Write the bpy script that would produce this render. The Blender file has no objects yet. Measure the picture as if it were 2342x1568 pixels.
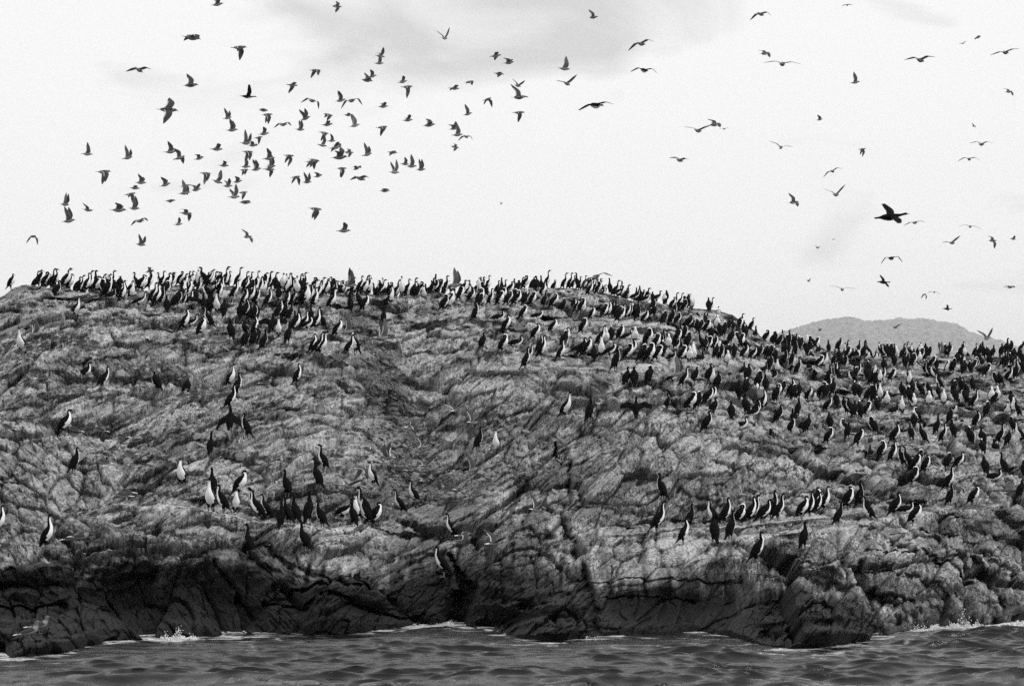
import bpy, math, random
import numpy as np
from mathutils import Vector, Matrix
from mathutils.bvhtree import BVHTree

S = bpy.context.scene
COL = S.collection
R = math.radians
rng = random.Random(7)
nrg = np.random.default_rng(11)

# ------------------------------------------------------------------ camera
# survey coordinates: the photograph at 2342 x 1568 (u to the right, v down)
FPX = 7100.0 / 1.63963          # focal length in survey pixels
CU, CV, HORIZON = 1171.0, 784.0, 1047.0
CAMH = 3.5
PITCH = math.atan((HORIZON - CV) / FPX)
cam = bpy.data.cameras.new('camera')
cam.sensor_width = 36.0
cam.lens = 36.0 * FPX / 2342.0
cam.clip_start = 0.5
cam.clip_end = 30000.0
camo = bpy.data.objects.new('camera', cam)
camo.location = (0, 0, CAMH)
camo.rotation_euler = (math.pi / 2 + PITCH, 0, 0)
COL.objects.link(camo)
S.camera = camo

# ------------------------------------------------------------------ sky, sun, exposure
SUN_EL, SUN_AZ = R(46), R(106)      # azimuth clockwise from +Y (view direction): from the right, a little behind the boat
world = bpy.data.worlds.new('World')
S.world = world
world.use_nodes = True
wn, wl = world.node_tree.nodes, world.node_tree.links
wn.clear()
wout = wn.new('ShaderNodeOutputWorld')
bg = wn.new('ShaderNodeBackground')
bg.inputs['Strength'].default_value = 1.0
sky = wn.new('ShaderNodeTexSky')
sky.sky_type = 'NISHITA'
sky.sun_disc = False
sky.sun_elevation = SUN_EL
sky.sun_rotation = SUN_AZ
bw = wn.new('ShaderNodeRGBToBW')
skm = wn.new('ShaderNodeMath'); skm.operation = 'MULTIPLY'; skm.inputs[1].default_value = 0.10
wl.new(sky.outputs['Color'], bw.inputs[0]); wl.new(bw.outputs[0], skm.inputs[0])
tc = wn.new('ShaderNodeTexCoord')
mp = wn.new('ShaderNodeMapping'); mp.inputs['Scale'].default_value = (7.5, 7.5, 20.0)
mp.inputs['Location'].default_value = (1.45, 0.3, 0.35)
nz = wn.new('ShaderNodeTexNoise'); nz.inputs['Scale'].default_value = 1.0
nz.inputs['Detail'].default_value = 5.0; nz.inputs['Roughness'].default_value = 0.5
nz.inputs['Distortion'].default_value = 0.9
wl.new(tc.outputs['Generated'], mp.inputs[0]); wl.new(mp.outputs[0], nz.inputs['Vector'])
rp = wn.new('ShaderNodeValToRGB')
rp.color_ramp.elements[0].position = 0.20; rp.color_ramp.elements[0].color = (0.70, 0.70, 0.70, 1)
rp.color_ramp.elements[1].position = 0.44; rp.color_ramp.elements[1].color = (1.03, 1.03, 1.03, 1)
# one darker rain cloud high ahead, its edge broken by the same noise
cdir = wn.new('ShaderNodeVectorMath'); cdir.operation = 'SUBTRACT'
_a, _b = (1215.0 - CU) / FPX, (CV - 25.0) / FPX
_d = Vector((_a, math.cos(PITCH) - _b * math.sin(PITCH), math.sin(PITCH) + _b * math.cos(PITCH))).normalized()
cdir.inputs[1].default_value = _d
csc = wn.new('ShaderNodeVectorMath'); csc.operation = 'MULTIPLY'; csc.inputs[1].default_value = (0.75, 1.0, 2.4)
cln = wn.new('ShaderNodeVectorMath'); cln.operation = 'LENGTH'
wl.new(tc.outputs['Generated'], cdir.inputs[0]); wl.new(cdir.outputs[0], csc.inputs[0]); wl.new(csc.outputs[0], cln.inputs[0])
cmr = wn.new('ShaderNodeMapRange'); cmr.interpolation_type = 'SMOOTHSTEP'
cmr.inputs['From Min'].default_value = 0.0; cmr.inputs['From Max'].default_value = 0.15; cmr.inputs['To Min'].default_value = -0.36; cmr.inputs['To Max'].default_value = 0.06
wl.new(cln.outputs['Value'], cmr.inputs['Value'])
cad = wn.new('ShaderNodeMath'); cad.operation = 'ADD'
wl.new(nz.outputs['Fac'], cad.inputs[0]); wl.new(cmr.outputs[0], cad.inputs[1])
wl.new(cad.outputs[0], rp.inputs[0])
mx = wn.new('ShaderNodeMix'); mx.data_type = 'FLOAT'
mx.inputs[0].default_value = 0.94                      # thick overcast over the clear sky
wl.new(skm.outputs[0], mx.inputs[2]); wl.new(rp.outputs[0], mx.inputs[3])
wl.new(mx.outputs[0], bg.inputs['Color']); wl.new(bg.outputs[0], wout.inputs[0])

sund = bpy.data.lights.new('sun', 'SUN')
sund.energy = 1.8
sund.angle = R(9)
sund.color = (1.0, 1.0, 1.0)         # the photograph is monochrome
suno = bpy.data.objects.new('sun', sund)
sp = Vector((math.sin(SUN_AZ) * math.cos(SUN_EL), math.cos(SUN_AZ) * math.cos(SUN_EL), math.sin(SUN_EL)))
suno.rotation_euler = (-sp).to_track_quat('-Z', 'Y').to_euler()
suno.location = (30, -10, 60)
COL.objects.link(suno)

vs = S.view_settings
S.display_settings.display_device = 'sRGB'
vs.view_transform = 'Standard'; vs.look = 'None'
vs.exposure = 0.0; vs.gamma = 1.0; vs.use_curve_mapping = False
S.render.engine = 'CYCLES'
S.cycles.max_bounces = 6
S.cycles.diffuse_bounces = 3
S.cycles.glossy_bounces = 3
S.cycles.volume_bounces = 3
S.cycles.use_denoising = False
S.cycles.use_adaptive_sampling = True
S.cycles.adaptive_threshold = 0.008
S.cycles.sample_clamp_indirect = 1.5
S.cycles.sample_clamp_direct = 2.0
S.render.film_transparent = False

# ------------------------------------------------------------------ helpers
def px_dir(u, v):
    a = (u - CU) / FPX; b = (CV - v) / FPX
    return Vector((a, math.cos(PITCH) - b * math.sin(PITCH), math.sin(PITCH) + b * math.cos(PITCH)))

def at(u, v, Y):
    d = px_dir(u, v)
    return Vector((0, 0, CAMH)) + d * (Y / d.y)

def at_np(u, v, Y):
    a = (u - CU) / FPX; b = (CV - v) / FPX
    dy = math.cos(PITCH) - b * math.sin(PITCH); dz = math.sin(PITCH) + b * math.cos(PITCH)
    k = Y / dy
    return a * k, Y + 0 * u, CAMH + dz * k

def hash2(ix, iy, seed):
    h = (ix.astype(np.int64) * 374761393 + iy.astype(np.int64) * 668265263 + seed * 2147483647) & 0xFFFFFFFF
    h = ((h ^ (h >> 13)) * 1274126177) & 0xFFFFFFFF
    h = ((h ^ (h >> 16)) * 2246822519) & 0xFFFFFFFF
    return h ^ (h >> 15)

def rnd2(ix, iy, seed):
    return (hash2(ix, iy, seed) & 0xFFFFFF).astype(np.float32) / 16777215.0

def vnoise(x, y, seed=0):
    xf = np.floor(x); yf = np.floor(y)
    ix = xf.astype(np.int64); iy = yf.astype(np.int64)
    fx = (x - xf).astype(np.float32); fy = (y - yf).astype(np.float32)
    fx = fx * fx * fx * (fx * (fx * 6 - 15) + 10); fy = fy * fy * fy * (fy * (fy * 6 - 15) + 10)
    a = rnd2(ix, iy, seed); b = rnd2(ix + 1, iy, seed); c = rnd2(ix, iy + 1, seed); d = rnd2(ix + 1, iy + 1, seed)
    return (a + (b - a) * fx) * (1 - fy) + (c + (d - c) * fx) * fy * 1.0

def fbm(x, y, oct=4, seed=0, gain=0.5):
    t = 0; a = 1.0; s = 0
    for i in range(oct):
        t = t + a * (vnoise(x * 2 ** i + 17.3 * i, y * 2 ** i - 9.1 * i, seed + i) - 0.5) * 2
        s += a; a *= gain
    return t / s

def facets(x, y, seed=0, tilt=1.0):
    """angular rock facets: the nearest cell's own level and its own tilted plane; also the gap to the second cell"""
    xf = np.floor(x); yf = np.floor(y)
    ix = xf.astype(np.int64); iy = yf.astype(np.int64)
    best = np.full(x.shape, 9e9, np.float32); sec = best.copy()
    val = np.zeros(x.shape, np.float32); tone = val.copy()
    for dx in (-1, 0, 1):
        for dy in (-1, 0, 1):
            cx = ix + dx; cy = iy + dy
            px = (cx + rnd2(cx, cy, seed) - x).astype(np.float32); py = (cy + rnd2(cx, cy, seed + 1) - y).astype(np.float32)
            d = px * px + py * py
            h = rnd2(cx, cy, seed + 2) - 0.5 + tilt * ((rnd2(cx, cy, seed + 3) - 0.5) * px + (rnd2(cx, cy, seed + 4) - 0.5) * py)
            m = d < best
            sec = np.where(m, best, np.minimum(sec, d))
            val = np.where(m, h, val); best = np.where(m, d, best)
            tone = np.where(m, rnd2(cx, cy, seed + 6), tone)
    return val, np.sqrt(sec) - np.sqrt(best), tone

def sstep(a, b, x):
    t = np.clip((x - a) / (b - a), 0, 1)
    return t * t * (3 - 2 * t)

def link(ob, parent=None):
    COL.objects.link(ob)
    if parent is not None:
        ob.parent = parent
    return ob

def tag(o, label=None, cat=None, group=None, kind=None):
    if label: o['label'] = label
    if cat: o['category'] = cat
    if group: o['group'] = group
    if kind: o['kind'] = kind
    return o

def grid_mesh(name, P, smooth=False, attrs=None):
    """P: (rows, cols, 3) float array -> quad grid mesh"""
    nr, nc = P.shape[:2]
    me = bpy.data.meshes.new(name)
    me.vertices.add(nr * nc)
    me.vertices.foreach_set('co', P.reshape(-1).astype(np.float32))
    i = np.arange(nr * nc).reshape(nr, nc)
    q = np.stack([i[:-1, :-1], i[1:, :-1], i[1:, 1:], i[:-1, 1:]], -1).reshape(-1, 4)
    me.loops.add(q.size); me.loops.foreach_set('vertex_index', q.reshape(-1).astype(np.int32))
    me.polygons.add(len(q))
    me.polygons.foreach_set('loop_start', np.arange(0, q.size, 4, dtype=np.int32))
    me.polygons.foreach_set('use_smooth', np.full(len(q), smooth))
    me.update(calc_edges=True)
    for k, a in (attrs or {}).items():
        at_ = me.attributes.new(k, 'FLOAT', 'POINT')
        at_.data.foreach_set('value', a.reshape(-1).astype(np.float32))
    return me

def mesh_from(name, verts, faces, mats=None, midx=None, smooth=True):
    me = bpy.data.meshes.new(name)
    me.from_pydata([tuple(v) for v in verts], [], [tuple(f) for f in faces])
    for m in (mats or []): me.materials.append(m)
    if midx is not None: me.polygons.foreach_set('material_index', np.array(midx, np.int32))
    me.polygons.foreach_set('use_smooth', np.full(len(me.polygons), smooth))
    me.update()
    return me

# ------------------------------------------------------------------ materials
def grey(name, v, rough=0.7, spec=0.3, vary=0.0, scale=30.0):
    m = bpy.data.materials.new(name); m.use_nodes = True
    n, l = m.node_tree.nodes, m.node_tree.links
    b = n['Principled BSDF']
    b.inputs['Roughness'].default_value = rough
    b.inputs['Specular IOR Level'].default_value = spec
    t = n.new('ShaderNodeTexCoord'); z = n.new('ShaderNodeTexNoise')
    z.inputs['Scale'].default_value = scale; z.inputs['Detail'].default_value = 3
    r = n.new('ShaderNodeMapRange')
    r.inputs['To Min'].default_value = v * (1 - vary); r.inputs['To Max'].default_value = v * (1 + vary)
    l.new(t.outputs['Object'], z.inputs['Vector']); l.new(z.outputs['Fac'], r.inputs['Value'])
    l.new(r.outputs[0], b.inputs['Base Color'])
    return m

M = {}
M['black'] = grey('black_plumage', 0.005, 0.7, 0.03, 0.5, 40)
M['white'] = grey('white_plumage', 0.86, 0.8, 0.1, 0.08, 40)
M['bill'] = grey('horn_bill', 0.07, 0.5, 0.3, 0.2)
M['foot'] = grey('webbed_foot', 0.14, 0.6, 0.2, 0.2)
M['gull_back'] = grey('slate_wing', 0.035, 0.7, 0.2, 0.3, 40)
M['gull_body'] = grey('grey_plumage', 0.24, 0.8, 0.1, 0.15, 40)
M['gull_under'] = grey('grey_underwing', 0.14, 0.8, 0.1, 0.2, 40)
M['gull_head'] = grey('sooty_head', 0.12, 0.8, 0.1, 0.2, 40)
M['gull_tail'] = grey('white_tail', 0.7, 0.8, 0.1, 0.08, 40)
HAZE = 0.75e-4
# ------------------------------------------------------------------ survey of the colony
# tiles of the photograph: survey offset, then "x,y,pose" with x,y in quarter survey pixels. Pose letter, then the way the bird faces:
# U neck stretched, S relaxed, P preening, H stooped, D lying, W wings hung out | R right, L left, A away, T towards, r/l away and to the side, t/s towards and to the side
TILE = {'A': (0, 579.4), 'B': (585.5, 579.4), 'C': (1171, 579.4), 'D': (1756.5, 670.9), 'E': (0, 945.3), 'F': (585.5, 945.3), 'G': (1171, 945.3), 'H': (1756.5, 1036.8),
        'sA': (0, 0), 'sB': (585.5, 0), 'sC': (1171, 0), 'sD': (1756.5, 0), 'sE': (0, 292.8), 'sF': (585.5, 292.8), 'sG': (1756.5, 292.8), 'wA': (0, 1177.7)}
CORMORANTS = {
'A': """112,330,SR 285,292,UR 372,302,SR 405,303,SR 430,310,UR 500,300,UR 540,305,UR 572,285,UT 595,325,UR 632,338,UR 665,325,SR 520,412,Sr 690,335,SL 710,330,SR 692,590,UR
755,350,UR 785,355,UR 830,362,UR 865,372,UR 895,365,Ut 935,378,UR 965,378,UR 1005,372,UR 1040,360,UR 985,415,Sr 1025,408,Dr 1100,438,SR 1140,442,UR 1190,425,Ut 1128,375,UR 1215,330,UT 1250,345,UL 1290,370,SR 1318,355,SR 1360,348,UR
1270,505,HR 1405,470,UR 1440,488,UR 1475,478,Ur 1445,330,UL 1490,325,UR 1530,318,UR 1515,400,Pr 1540,350,SR 1540,545,SA 1600,505,Pr 1625,490,Sr 1665,505,Ur 1710,510,UR 1660,320,SR 1690,330,SR 1725,300,UR 1770,310,UR 1795,300,UT 1830,290,UL 1855,310,SL 1890,320,SR 1920,300,SR 1955,312,DR 1745,375,UR 1780,470,PA 1800,380,Ur 1675,430,Ut 1720,420,UR
1870,545,WA 1930,560,SA 1985,560,UT 2050,590,SA 1900,430,SL 1950,430,UR 2010,430,UR 1985,400,UR 1680,715,UR 1745,700,HR 1860,765,SR 1905,685,UL 2115,790,Sl
2010,330,UR 2050,335,UR 2085,345,UR 2140,425,UR 2200,290,UR 2235,300,UR 2260,375,UR 2300,330,UR 2320,400,UR 2200,610,SA 2245,600,Sr 2275,620,SA 2325,630,Sr 2235,480,UR 2270,470,UR 2325,480,UR 2265,865,Sr 2240,770,Sl 2325,850,Sr 2335,760,UR
197,925,UT 770,1188,SR 940,1240,Ur 1435,1265,Sl 2115,1225,UR 2180,1308,Ur 2105,1432,UR 1695,1310,SA""",
'B': """10,300,UR 40,300,UR 70,310,UR 100,320,UR 150,300,UR 180,315,UA 35,400,UR 15,470,UR 110,500,UR 60,400,SR 200,440,UA 170,350,UR 245,330,UA 270,350,UT 310,340,UT 290,365,Ut 375,310,UR 405,325,UA 470,330,UR 490,305,UR 350,380,UL 325,400,UR 385,395,UT 345,480,UR 290,490,UR 270,510,UR 405,490,UA 465,490,UR 450,460,Ut 545,500,UR 500,450,UR 520,430,Ut 600,400,UR 640,400,UR 580,360,UR 560,430,UR
620,330,HR 660,330,UR 700,330,UR 660,390,UR 740,400,UR 745,330,UR 790,370,UR 800,300,UR 820,340,HR 690,520,UR 725,415,UR 5,610,SA 190,600,Sr 260,610,Ur 230,590,UR 310,620,Ur 205,770,UT 145,740,WA 365,690,UA 360,725,SR 295,830,UA 510,640,UA 430,700,UR 550,705,UR 595,690,Ul 480,715,HR 20,820,SA 70,890,Ur
525,920,UR 595,940,UR 560,930,UR 740,770,SR 850,925,Ur 900,920,Us 865,540,UA 950,500,Ul 1000,540,SR 1165,655,UA 1215,500,UR 1240,470,Ut
900,380,UR 925,370,UT 950,375,UR 980,380,UR 1010,385,Ut 1040,380,Ut 1050,300,UA 1090,370,UR 1110,300,UR 1140,385,UR 1135,300,UA 1180,395,UT 1195,340,UA 1230,390,UR 1275,350,UR 1300,360,UR 1330,395,UT 1370,370,UR 1400,370,UR 1430,360,UR 1440,420,UR 1490,390,UR 1520,390,DT 1540,350,HR 1590,395,HR 1575,330,SR 1615,300,UA 1645,330,UA 1670,320,UA 1670,400,UR 1720,380,UR 1745,370,UR 1780,380,HR 1820,370,UR 1890,330,UR 1910,340,UR 1870,440,SR 1965,320,UL 1960,450,SR 2005,330,UR 2040,360,UT 2075,350,UR 2085,400,PL 2130,350,UR 2195,350,UR 2250,340,UA 2290,390,UR 2320,400,SR 2150,480,UR 2060,470,PR 2040,500,Pr 2230,490,PR 2300,480,PR 2260,440,PR
1715,530,PR 1775,510,Pt 2020,620,Ur 2220,615,DR 2300,730,SR 2080,880,Sr 2260,910,PR 395,1205,UR""",
'C': """10,300,UR 85,305,UR 190,285,UR 115,300,UR 340,330,UR 385,305,SR 275,290,UA 475,330,UR 530,335,UR 560,300,UR 200,345,PR 215,350,PA 270,405,UR 295,495,Ur 95,470,PR 125,480,Pr 40,490,PR 190,485,PR 20,400,UA 15,470,PR 380,505,PR 455,530,Pr 545,535,SR 600,550,SR 640,550,PR 660,560,Ut
630,350,UR 690,350,UR 660,320,UR 720,395,UR 760,370,UR 790,380,SR 830,385,UR 850,390,PR 905,370,UA 965,410,HR 1010,380,UA 1000,410,PR 1070,415,UR 1110,420,HR 1170,420,SR 1180,440,DR 1215,445,DR 1245,440,DR 1280,440,Ur 1320,445,HR 1390,460,PT 1410,460,UR
100,610,PR 225,600,DR 720,615,SR 850,590,PR 900,590,UR 945,590,UA 960,610,PR 990,640,PR 1040,610,UR 1080,600,Ur 1110,590,PA 1155,610,Ur 1210,645,SR 1265,630,PR 1280,560,UA 1300,580,UA 1400,655,PR 1455,650,Ur 1515,660,PR 1490,580,Ur 1470,520,SR 1520,540,SR 1565,530,PR 1600,470,UR 1610,530,PA 1640,535,PT 1610,695,UR 1640,700,Ur 1690,720,PA 1725,720,PR 1790,560,SA 1840,555,UR 1790,615,DA 1885,560,DT
1790,730,PR 1860,700,PT 1820,800,SA 1940,765,UR 1900,760,PA 2090,675,UR 2190,710,SR 2230,810,UR 1980,720,Sr 2040,740,PA 2060,870,PL 2110,870,PR 2140,780,PA 2000,830,Ur 2120,740,SA
40,850,DR 215,800,SR 375,750,SR 640,740,PR 500,830,SR 480,870,Pr 860,840,PT 910,800,PA 1000,800,SR 1050,790,DR 1130,820,PT 1235,850,PR 110,1055,Ur 150,1000,UR 285,965,UR 260,920,UR 450,985,UR 600,945,HR 640,940,SR 690,950,SR 740,995,SA 800,960,UT 790,850,UR 900,960,HR 960,1070,Ur 1060,990,PR 1100,950,SR 1180,1000,Pr 1230,1000,Pr 1265,1000,PR 1340,990,PR 1385,950,PA 1310,900,PR 1420,880,PT 1490,920,PR 1500,840,SR 1520,780,Sr 1570,960,Pr 1560,990,PR 1600,870,UR 1590,800,Ur 1625,1000,PT 1650,990,PT 1450,980,DR 1730,985,DR 1760,920,SR 1790,900,PR 1850,890,SR 1870,960,Ur 1910,980,UR 1980,970,PR 2030,960,SA 2110,970,SR 2190,980,SR 2250,970,SR 2320,960,PR
1050,1215,Sr 1120,1225,SA 1250,1195,PR 1560,1225,UR 1480,1200,HR 1675,1195,Sr 1810,1185,SR 1880,1260,UR 1830,1230,UT 2160,1180,SR 2110,1090,DA 1980,1030,PT 2075,1335,SA 2130,1290,PR 2210,1320,SR 2260,1240,PR 2320,1270,SA 2310,1120,HR 1410,1450,UR 1640,1440,UR 1690,1430,Ur 1780,1400,SR 1820,1380,SR 1840,1490,UR 2010,1525,SA 2140,1480,SA 2240,1505,SR 2310,1440,UR 2200,1480,DR 480,1510,Ut 705,1540,Ur 1140,1510,WA""",
'D': """20,440,PR 60,450,PR 100,470,Pr 130,520,UA 190,460,UR 245,470,PA 260,540,UR 320,530,PR 360,570,SA 400,510,PL 470,470,PR 340,470,SR 210,480,UR 30,600,PR 70,620,PA 140,660,Ur 180,590,Ur 215,660,UR 250,580,Ur 230,500,PA 280,745,UR 15,720,UR 45,780,DR 75,740,UT
400,650,PA 450,690,PR 480,680,PR 520,690,Ut 460,540,DR 380,690,DA 575,520,UA 600,660,Ur 640,640,SR 640,530,SR 700,690,Sr 720,590,UL 740,600,PR 780,640,SA 830,640,SA 820,560,UR 870,590,UR 850,650,DT 900,600,DT 940,600,SL 980,610,DT 1010,610,DT 1040,600,SA 1060,720,SA 1095,600,Ul 1150,600,UR 1180,570,PT 1160,670,SA 1230,600,UR 1245,680,SA 1280,610,UL 1320,640,SR 1350,600,SL 1330,680,PR 1370,650,PT 1420,610,PA 1470,600,SA
1550,600,PR 1620,600,PR 1650,560,SR 1750,590,UR 1790,600,UT 1720,600,SR 1890,590,SR 1940,590,UR 1960,560,UA 1910,620,PA 2010,600,PA 2050,590,Ur 2110,600,UR 2185,520,Ur 2200,600,SA 2240,580,SR 2320,560,PR 2280,620,SR 2330,650,SA
560,820,Ur 600,760,UR 635,790,Ul 550,910,UR 520,970,PR 590,940,UR 620,1040,SA 770,830,UL 800,800,Pr 825,790,UR 880,790,Ul 920,730,UA 930,840,Ur 960,830,SR 1000,840,Ur 1030,830,UT 1120,810,UR 990,930,SA 1280,850,UT 1310,830,Ul 1310,940,SA 1385,950,Sl 1460,940,Sl 1470,780,Ul 1520,800,UL 1550,960,UA 1570,880,Ul 1430,740,PA 1530,700,PA 1490,690,PR
1640,750,PT 1690,730,PR 1700,920,UR 1770,910,SA 1810,930,Ul 1780,740,PR 1730,650,PA 1800,720,UT 1840,730,PA 1880,720,PR 1870,890,SA 1950,690,PA 2000,770,PR 2070,840,Ul 2110,840,Sl 2190,820,UR 2140,680,UR 2180,680,Ur 2260,780,UR 2290,740,UL 2320,730,SA 2220,660,PA 2030,680,SA
90,960,PR 75,1000,Sr 130,930,PR 210,960,UR 230,970,UR 280,970,Sr 370,990,SR 435,985,DT 480,960,PR 540,1085,UR 710,1110,Sl 760,1120,Sl 790,1140,Ur 840,1140,PA 900,1130,PR 830,950,PA 790,940,PA 930,990,PR 970,1000,UR 1010,1080,PA 1020,990,UT 1080,1040,PT 1215,960,SA 1140,1095,DR 1230,1100,UT 1340,1060,PT 1290,1000,PA 1480,1040,PT 1600,1030,UT 1710,1000,SA 1790,1020,Ul 1700,1090,DT 1820,1080,DL 1870,1060,UR 1760,1050,DA
2000,1130,UR 2030,1010,PT 2095,1000,PT 2080,1020,UR 2190,1090,DT 2240,1100,UT 2270,1130,Ul 2215,1030,SA 75,1190,SR 215,1285,SR 235,1150,DA 275,1130,UR 355,1275,SR 560,1240,SA 545,1380,PR 730,1330,SR 690,1300,PL 840,1400,SR 970,1290,Ul 1160,1370,SR 1310,1340,SA 1330,1230,PA 1360,1180,PL 1420,1370,Ul 1540,1290,UR 1600,1370,UR 1680,1320,SA 1660,1190,Sr 1920,1235,SR 1845,1380,PA 1975,1390,SA 1960,1470,PA 2080,1430,DA 2130,1380,UR 2200,1395,Sr 2310,1370,UL 2240,1270,PA 1060,1510,PR 930,1480,DA""",
'E': """590,195,SR 2100,165,WA- 2255,225,Ul 690,545,Ur 1920,385,UA 1660,670,UT 1945,740,Ul 1925,900,UT 2040,910,UL 2155,915,UT 2190,755,SR 440,1240,UR 2275,1290,Ul 5,1100,UR 2330,930,UL""",
'F': """20,980,UL 105,970,UL 220,1050,UA 310,1010,Ul 360,1010,Ul 490,1000,UA 600,1045,Ul 275,760,Ul 565,685,Ul 600,520,UL 1070,665,Us 2035,335,Ur 2195,370,UT 800,985,HR 890,1030,Ul 925,990,UT 1000,1030,UL 985,940,UL 1080,1040,SR 1320,920,UL 1450,840,UL 1790,1140,UL 450,1260,Ul 1715,1490,UL""",
'G': """1790,175,Ur 2090,145,DR 1375,790,Ul 1330,1085,UR 1615,1050,Ur 1580,1195,UR 1850,1020,UL 1845,1190,UA 1950,1020,UR 2010,1150,Ur 2090,1015,PR 2180,1005,UR 2290,1000,SR 2230,1370,UR 2205,990,Ur""",
'H': """40,600,Ur 100,610,UR 300,595,SR 400,575,UR 450,560,UR 515,535,UR 430,520,SR 640,660,Ur 740,515,SR 850,490,Ur 935,615,Ul 1165,575,SR 1250,545,DR 320,870,Ur 1330,660,SR 1330,295,PR 1330,190,SR 1380,120,Pr 1440,185,SR 1640,345,UR 1670,475,Ur 1870,480,SR 1630,145,Pr 1740,145,SR 1985,200,SA 2060,245,DR 2165,200,Ul 2310,410,Sr 2335,220,SA 1140,85,UR 1220,120,Ul 1280,130,Ul"""}
# gulls standing on the rock: x,y (feet), facing
STANDING_GULLS = {
'A': "800,600,R 50,900,R 130,860,R 200,945,R 290,910,R 330,855,R 390,892,R 430,870,R 520,820,R 600,825,R 320,985,R 760,855,R 850,858,L 740,1032,R 1320,1082,R 1240,1162,R 1490,718,L 1610,908,R 1720,1172,R 400,1182,R 270,1212,R 1680,1335,R 1790,1315,R 1860,1275,L 1800,1372,R 1240,432,R 1360,418,R 300,1540,R",
'B': "100,1222,R 330,1368,R 430,935,R 505,828,R",
'E': "50,168,L 665,192,L 820,168,L 905,192,L 930,248,L 1110,258,L 1260,292,R 1370,238,R 1060,368,R 1170,408,L 935,492,L 1110,805,L 1140,765,L 650,938,R 885,972,R 740,1188,R 665,1196,R 80,1272,R 2310,78,R",
'F': "740,432,L 40,72,R 1740,735,L 1600,825,T 1290,548,L",
'H': "1950,285,R 1940,342,R 2240,398,R 2075,458,R",
'wA': "365,1078,R 285,1138,R"}
# gulls on the wing: x,y,body length,wings  (U up, u half up, L level, d half down, D down, M arched seen end on, G gliding end on, V raised end on, B banked); K = cormorant on the wing
FLYING = {
'sA': """1985,42,120,u 1750,345,175,E 2185,435,140,D 1270,640,110,M 1740,780,135,B 2270,885,150,KU 1530,1005,190,B 2080,1080,90,U 2120,1190,105,U 795,1410,105,U 1165,1445,105,U 1555,1390,110,u 1640,1445,110,u 1820,1450,95,u 1980,1365,110,u 2245,1310,110,U 2310,1330,100,u 2265,1390,100,D 2045,1515,100,u 2245,1525,95,U 2340,1550,100,U 2230,1555,90,d""",
'sE': """945,400,135,D 1285,500,100,u 1230,550,95,u 1190,605,105,D 1225,735,110,U 1080,750,140,u 590,700,100,U 800,750,105,L 625,850,120,U 300,990,95,D 1510,520,100,u 1685,595,110,U 1690,530,100,D 1790,565,105,u 1555,665,100,L 1700,780,115,d 1630,880,85,u 1275,850,100,M 1285,1065,100,U 1985,490,105,U 1880,415,100,D 2170,490,90,u 2080,530,100,u 2140,630,110,U 2220,590,90,D 2240,680,110,d 2260,995,95,B 1365,1310,90,B""",
'sB': """735,60,100,B 1725,350,90,V 1135,515,90,u 1125,580,85,U 2190,512,110,d 2310,575,100,u 540,645,110,d 1060,700,95,u 1010,735,110,B 330,780,100,L 1340,750,95,u 1380,795,100,D 1950,750,85,L 1810,810,100,u 2220,675,95,L 2115,910,90,D 510,920,110,M 770,920,100,U 870,920,110,M 1160,975,95,u 1935,1045,90,U 65,1010,90,d 100,1050,100,D 245,1140,100,M 450,1085,100,U 400,1185,95,U 655,1050,105,d 840,1053,85,L 650,1140,105,u 900,1150,100,U 1150,1165,100,D 1385,1100,95,u 1580,1145,115,u 1810,1175,100,u 1840,1235,100,U 1920,1250,80,M 1815,1345,80,B 70,1225,100,u 20,1260,80,d 620,1215,90,D 690,1290,80,u 605,1330,90,u 725,1350,110,u 740,1325,90,d 760,1440,150,u 845,1395,90,B 1015,1415,105,U 1245,1395,95,d 300,1425,100,D 115,1450,110,u 135,1525,105,U 120,1550,100,d 500,1480,110,D 530,1465,100,d""",
'sF': """360,450,95,D 465,495,95,U 565,440,85,L 780,370,95,D 920,370,90,u 1265,405,105,U 1360,330,80,u 1420,350,95,U 1505,380,90,U 950,460,110,M 1175,575,95,u 540,740,125,D 800,940,130,u 2240,695,22,V""",
'sC': """740,160,100,B 1180,400,120,M 475,630,115,U 500,765,100,V 50,785,75,V 60,890,150,B 60,1030,110,D 1210,645,170,KM 770,965,220,KG 1700,1195,110,G 1850,1140,120,B 1940,1180,45,G 1530,1465,100,M 2275,130,100,M 2310,490,100,B""",
'sD': """725,48,45,M 130,585,150,G 1390,550,130,M 1915,345,70,d 1780,400,32,V 2170,480,110,G 795,755,90,U 2200,840,80,B 470,1095,65,u 1880,1155,40,B 1950,1320,100,M 1840,1455,90,M 115,1350,90,G 860,1365,75,D""",
'sG': """590,395,90,M 620,610,105,V 230,680,110,B 1130,810,300,KQ 1340,865,85,G 1850,900,80,G 1680,1050,85,V 2050,1030,90,B 2240,1015,55,u 595,1020,25,V 450,1095,40,B 1130,1190,150,KM 1060,1410,140,KQ 370,1400,40,u 680,1475,100,G 1520,1500,55,G 1430,1520,55,D 2210,1455,85,d""",
'D': """1640,140,90,KL 1160,310,65,V 2000,410,100,V 470,338,45,u 1570,560,110,U 1410,655,80,V 1400,545,40,V""",
'A': "315,735,110,U",
'B': "850,290,150,U 1820,290,140,U 840,715,150,U 1150,770,160,U 1830,1430,140,V",
'C': "760,215,150,G 1510,1105,160,U",
'F': "1430,110,140,B 1985,80,140,V 1050,330,140,dl 1210,400,100,Ul 1530,300,90,V 1545,615,100,G 840,660,90,V 1980,515,110,U 1550,470,70,V 960,505,90,D 1900,1110,120,d 2180,1185,110,V 950,1045,120,L",
'G': "220,880,70,V"}
def parse(tbl):
    out = []
    for k, s in tbl.items():
        ox, oy = TILE[k]
        for e in s.split():
            f = e.split(',')
            out.append((ox + float(f[0]) / 4.0, oy + float(f[1]) / 4.0, f[2:]))
    return out
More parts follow.
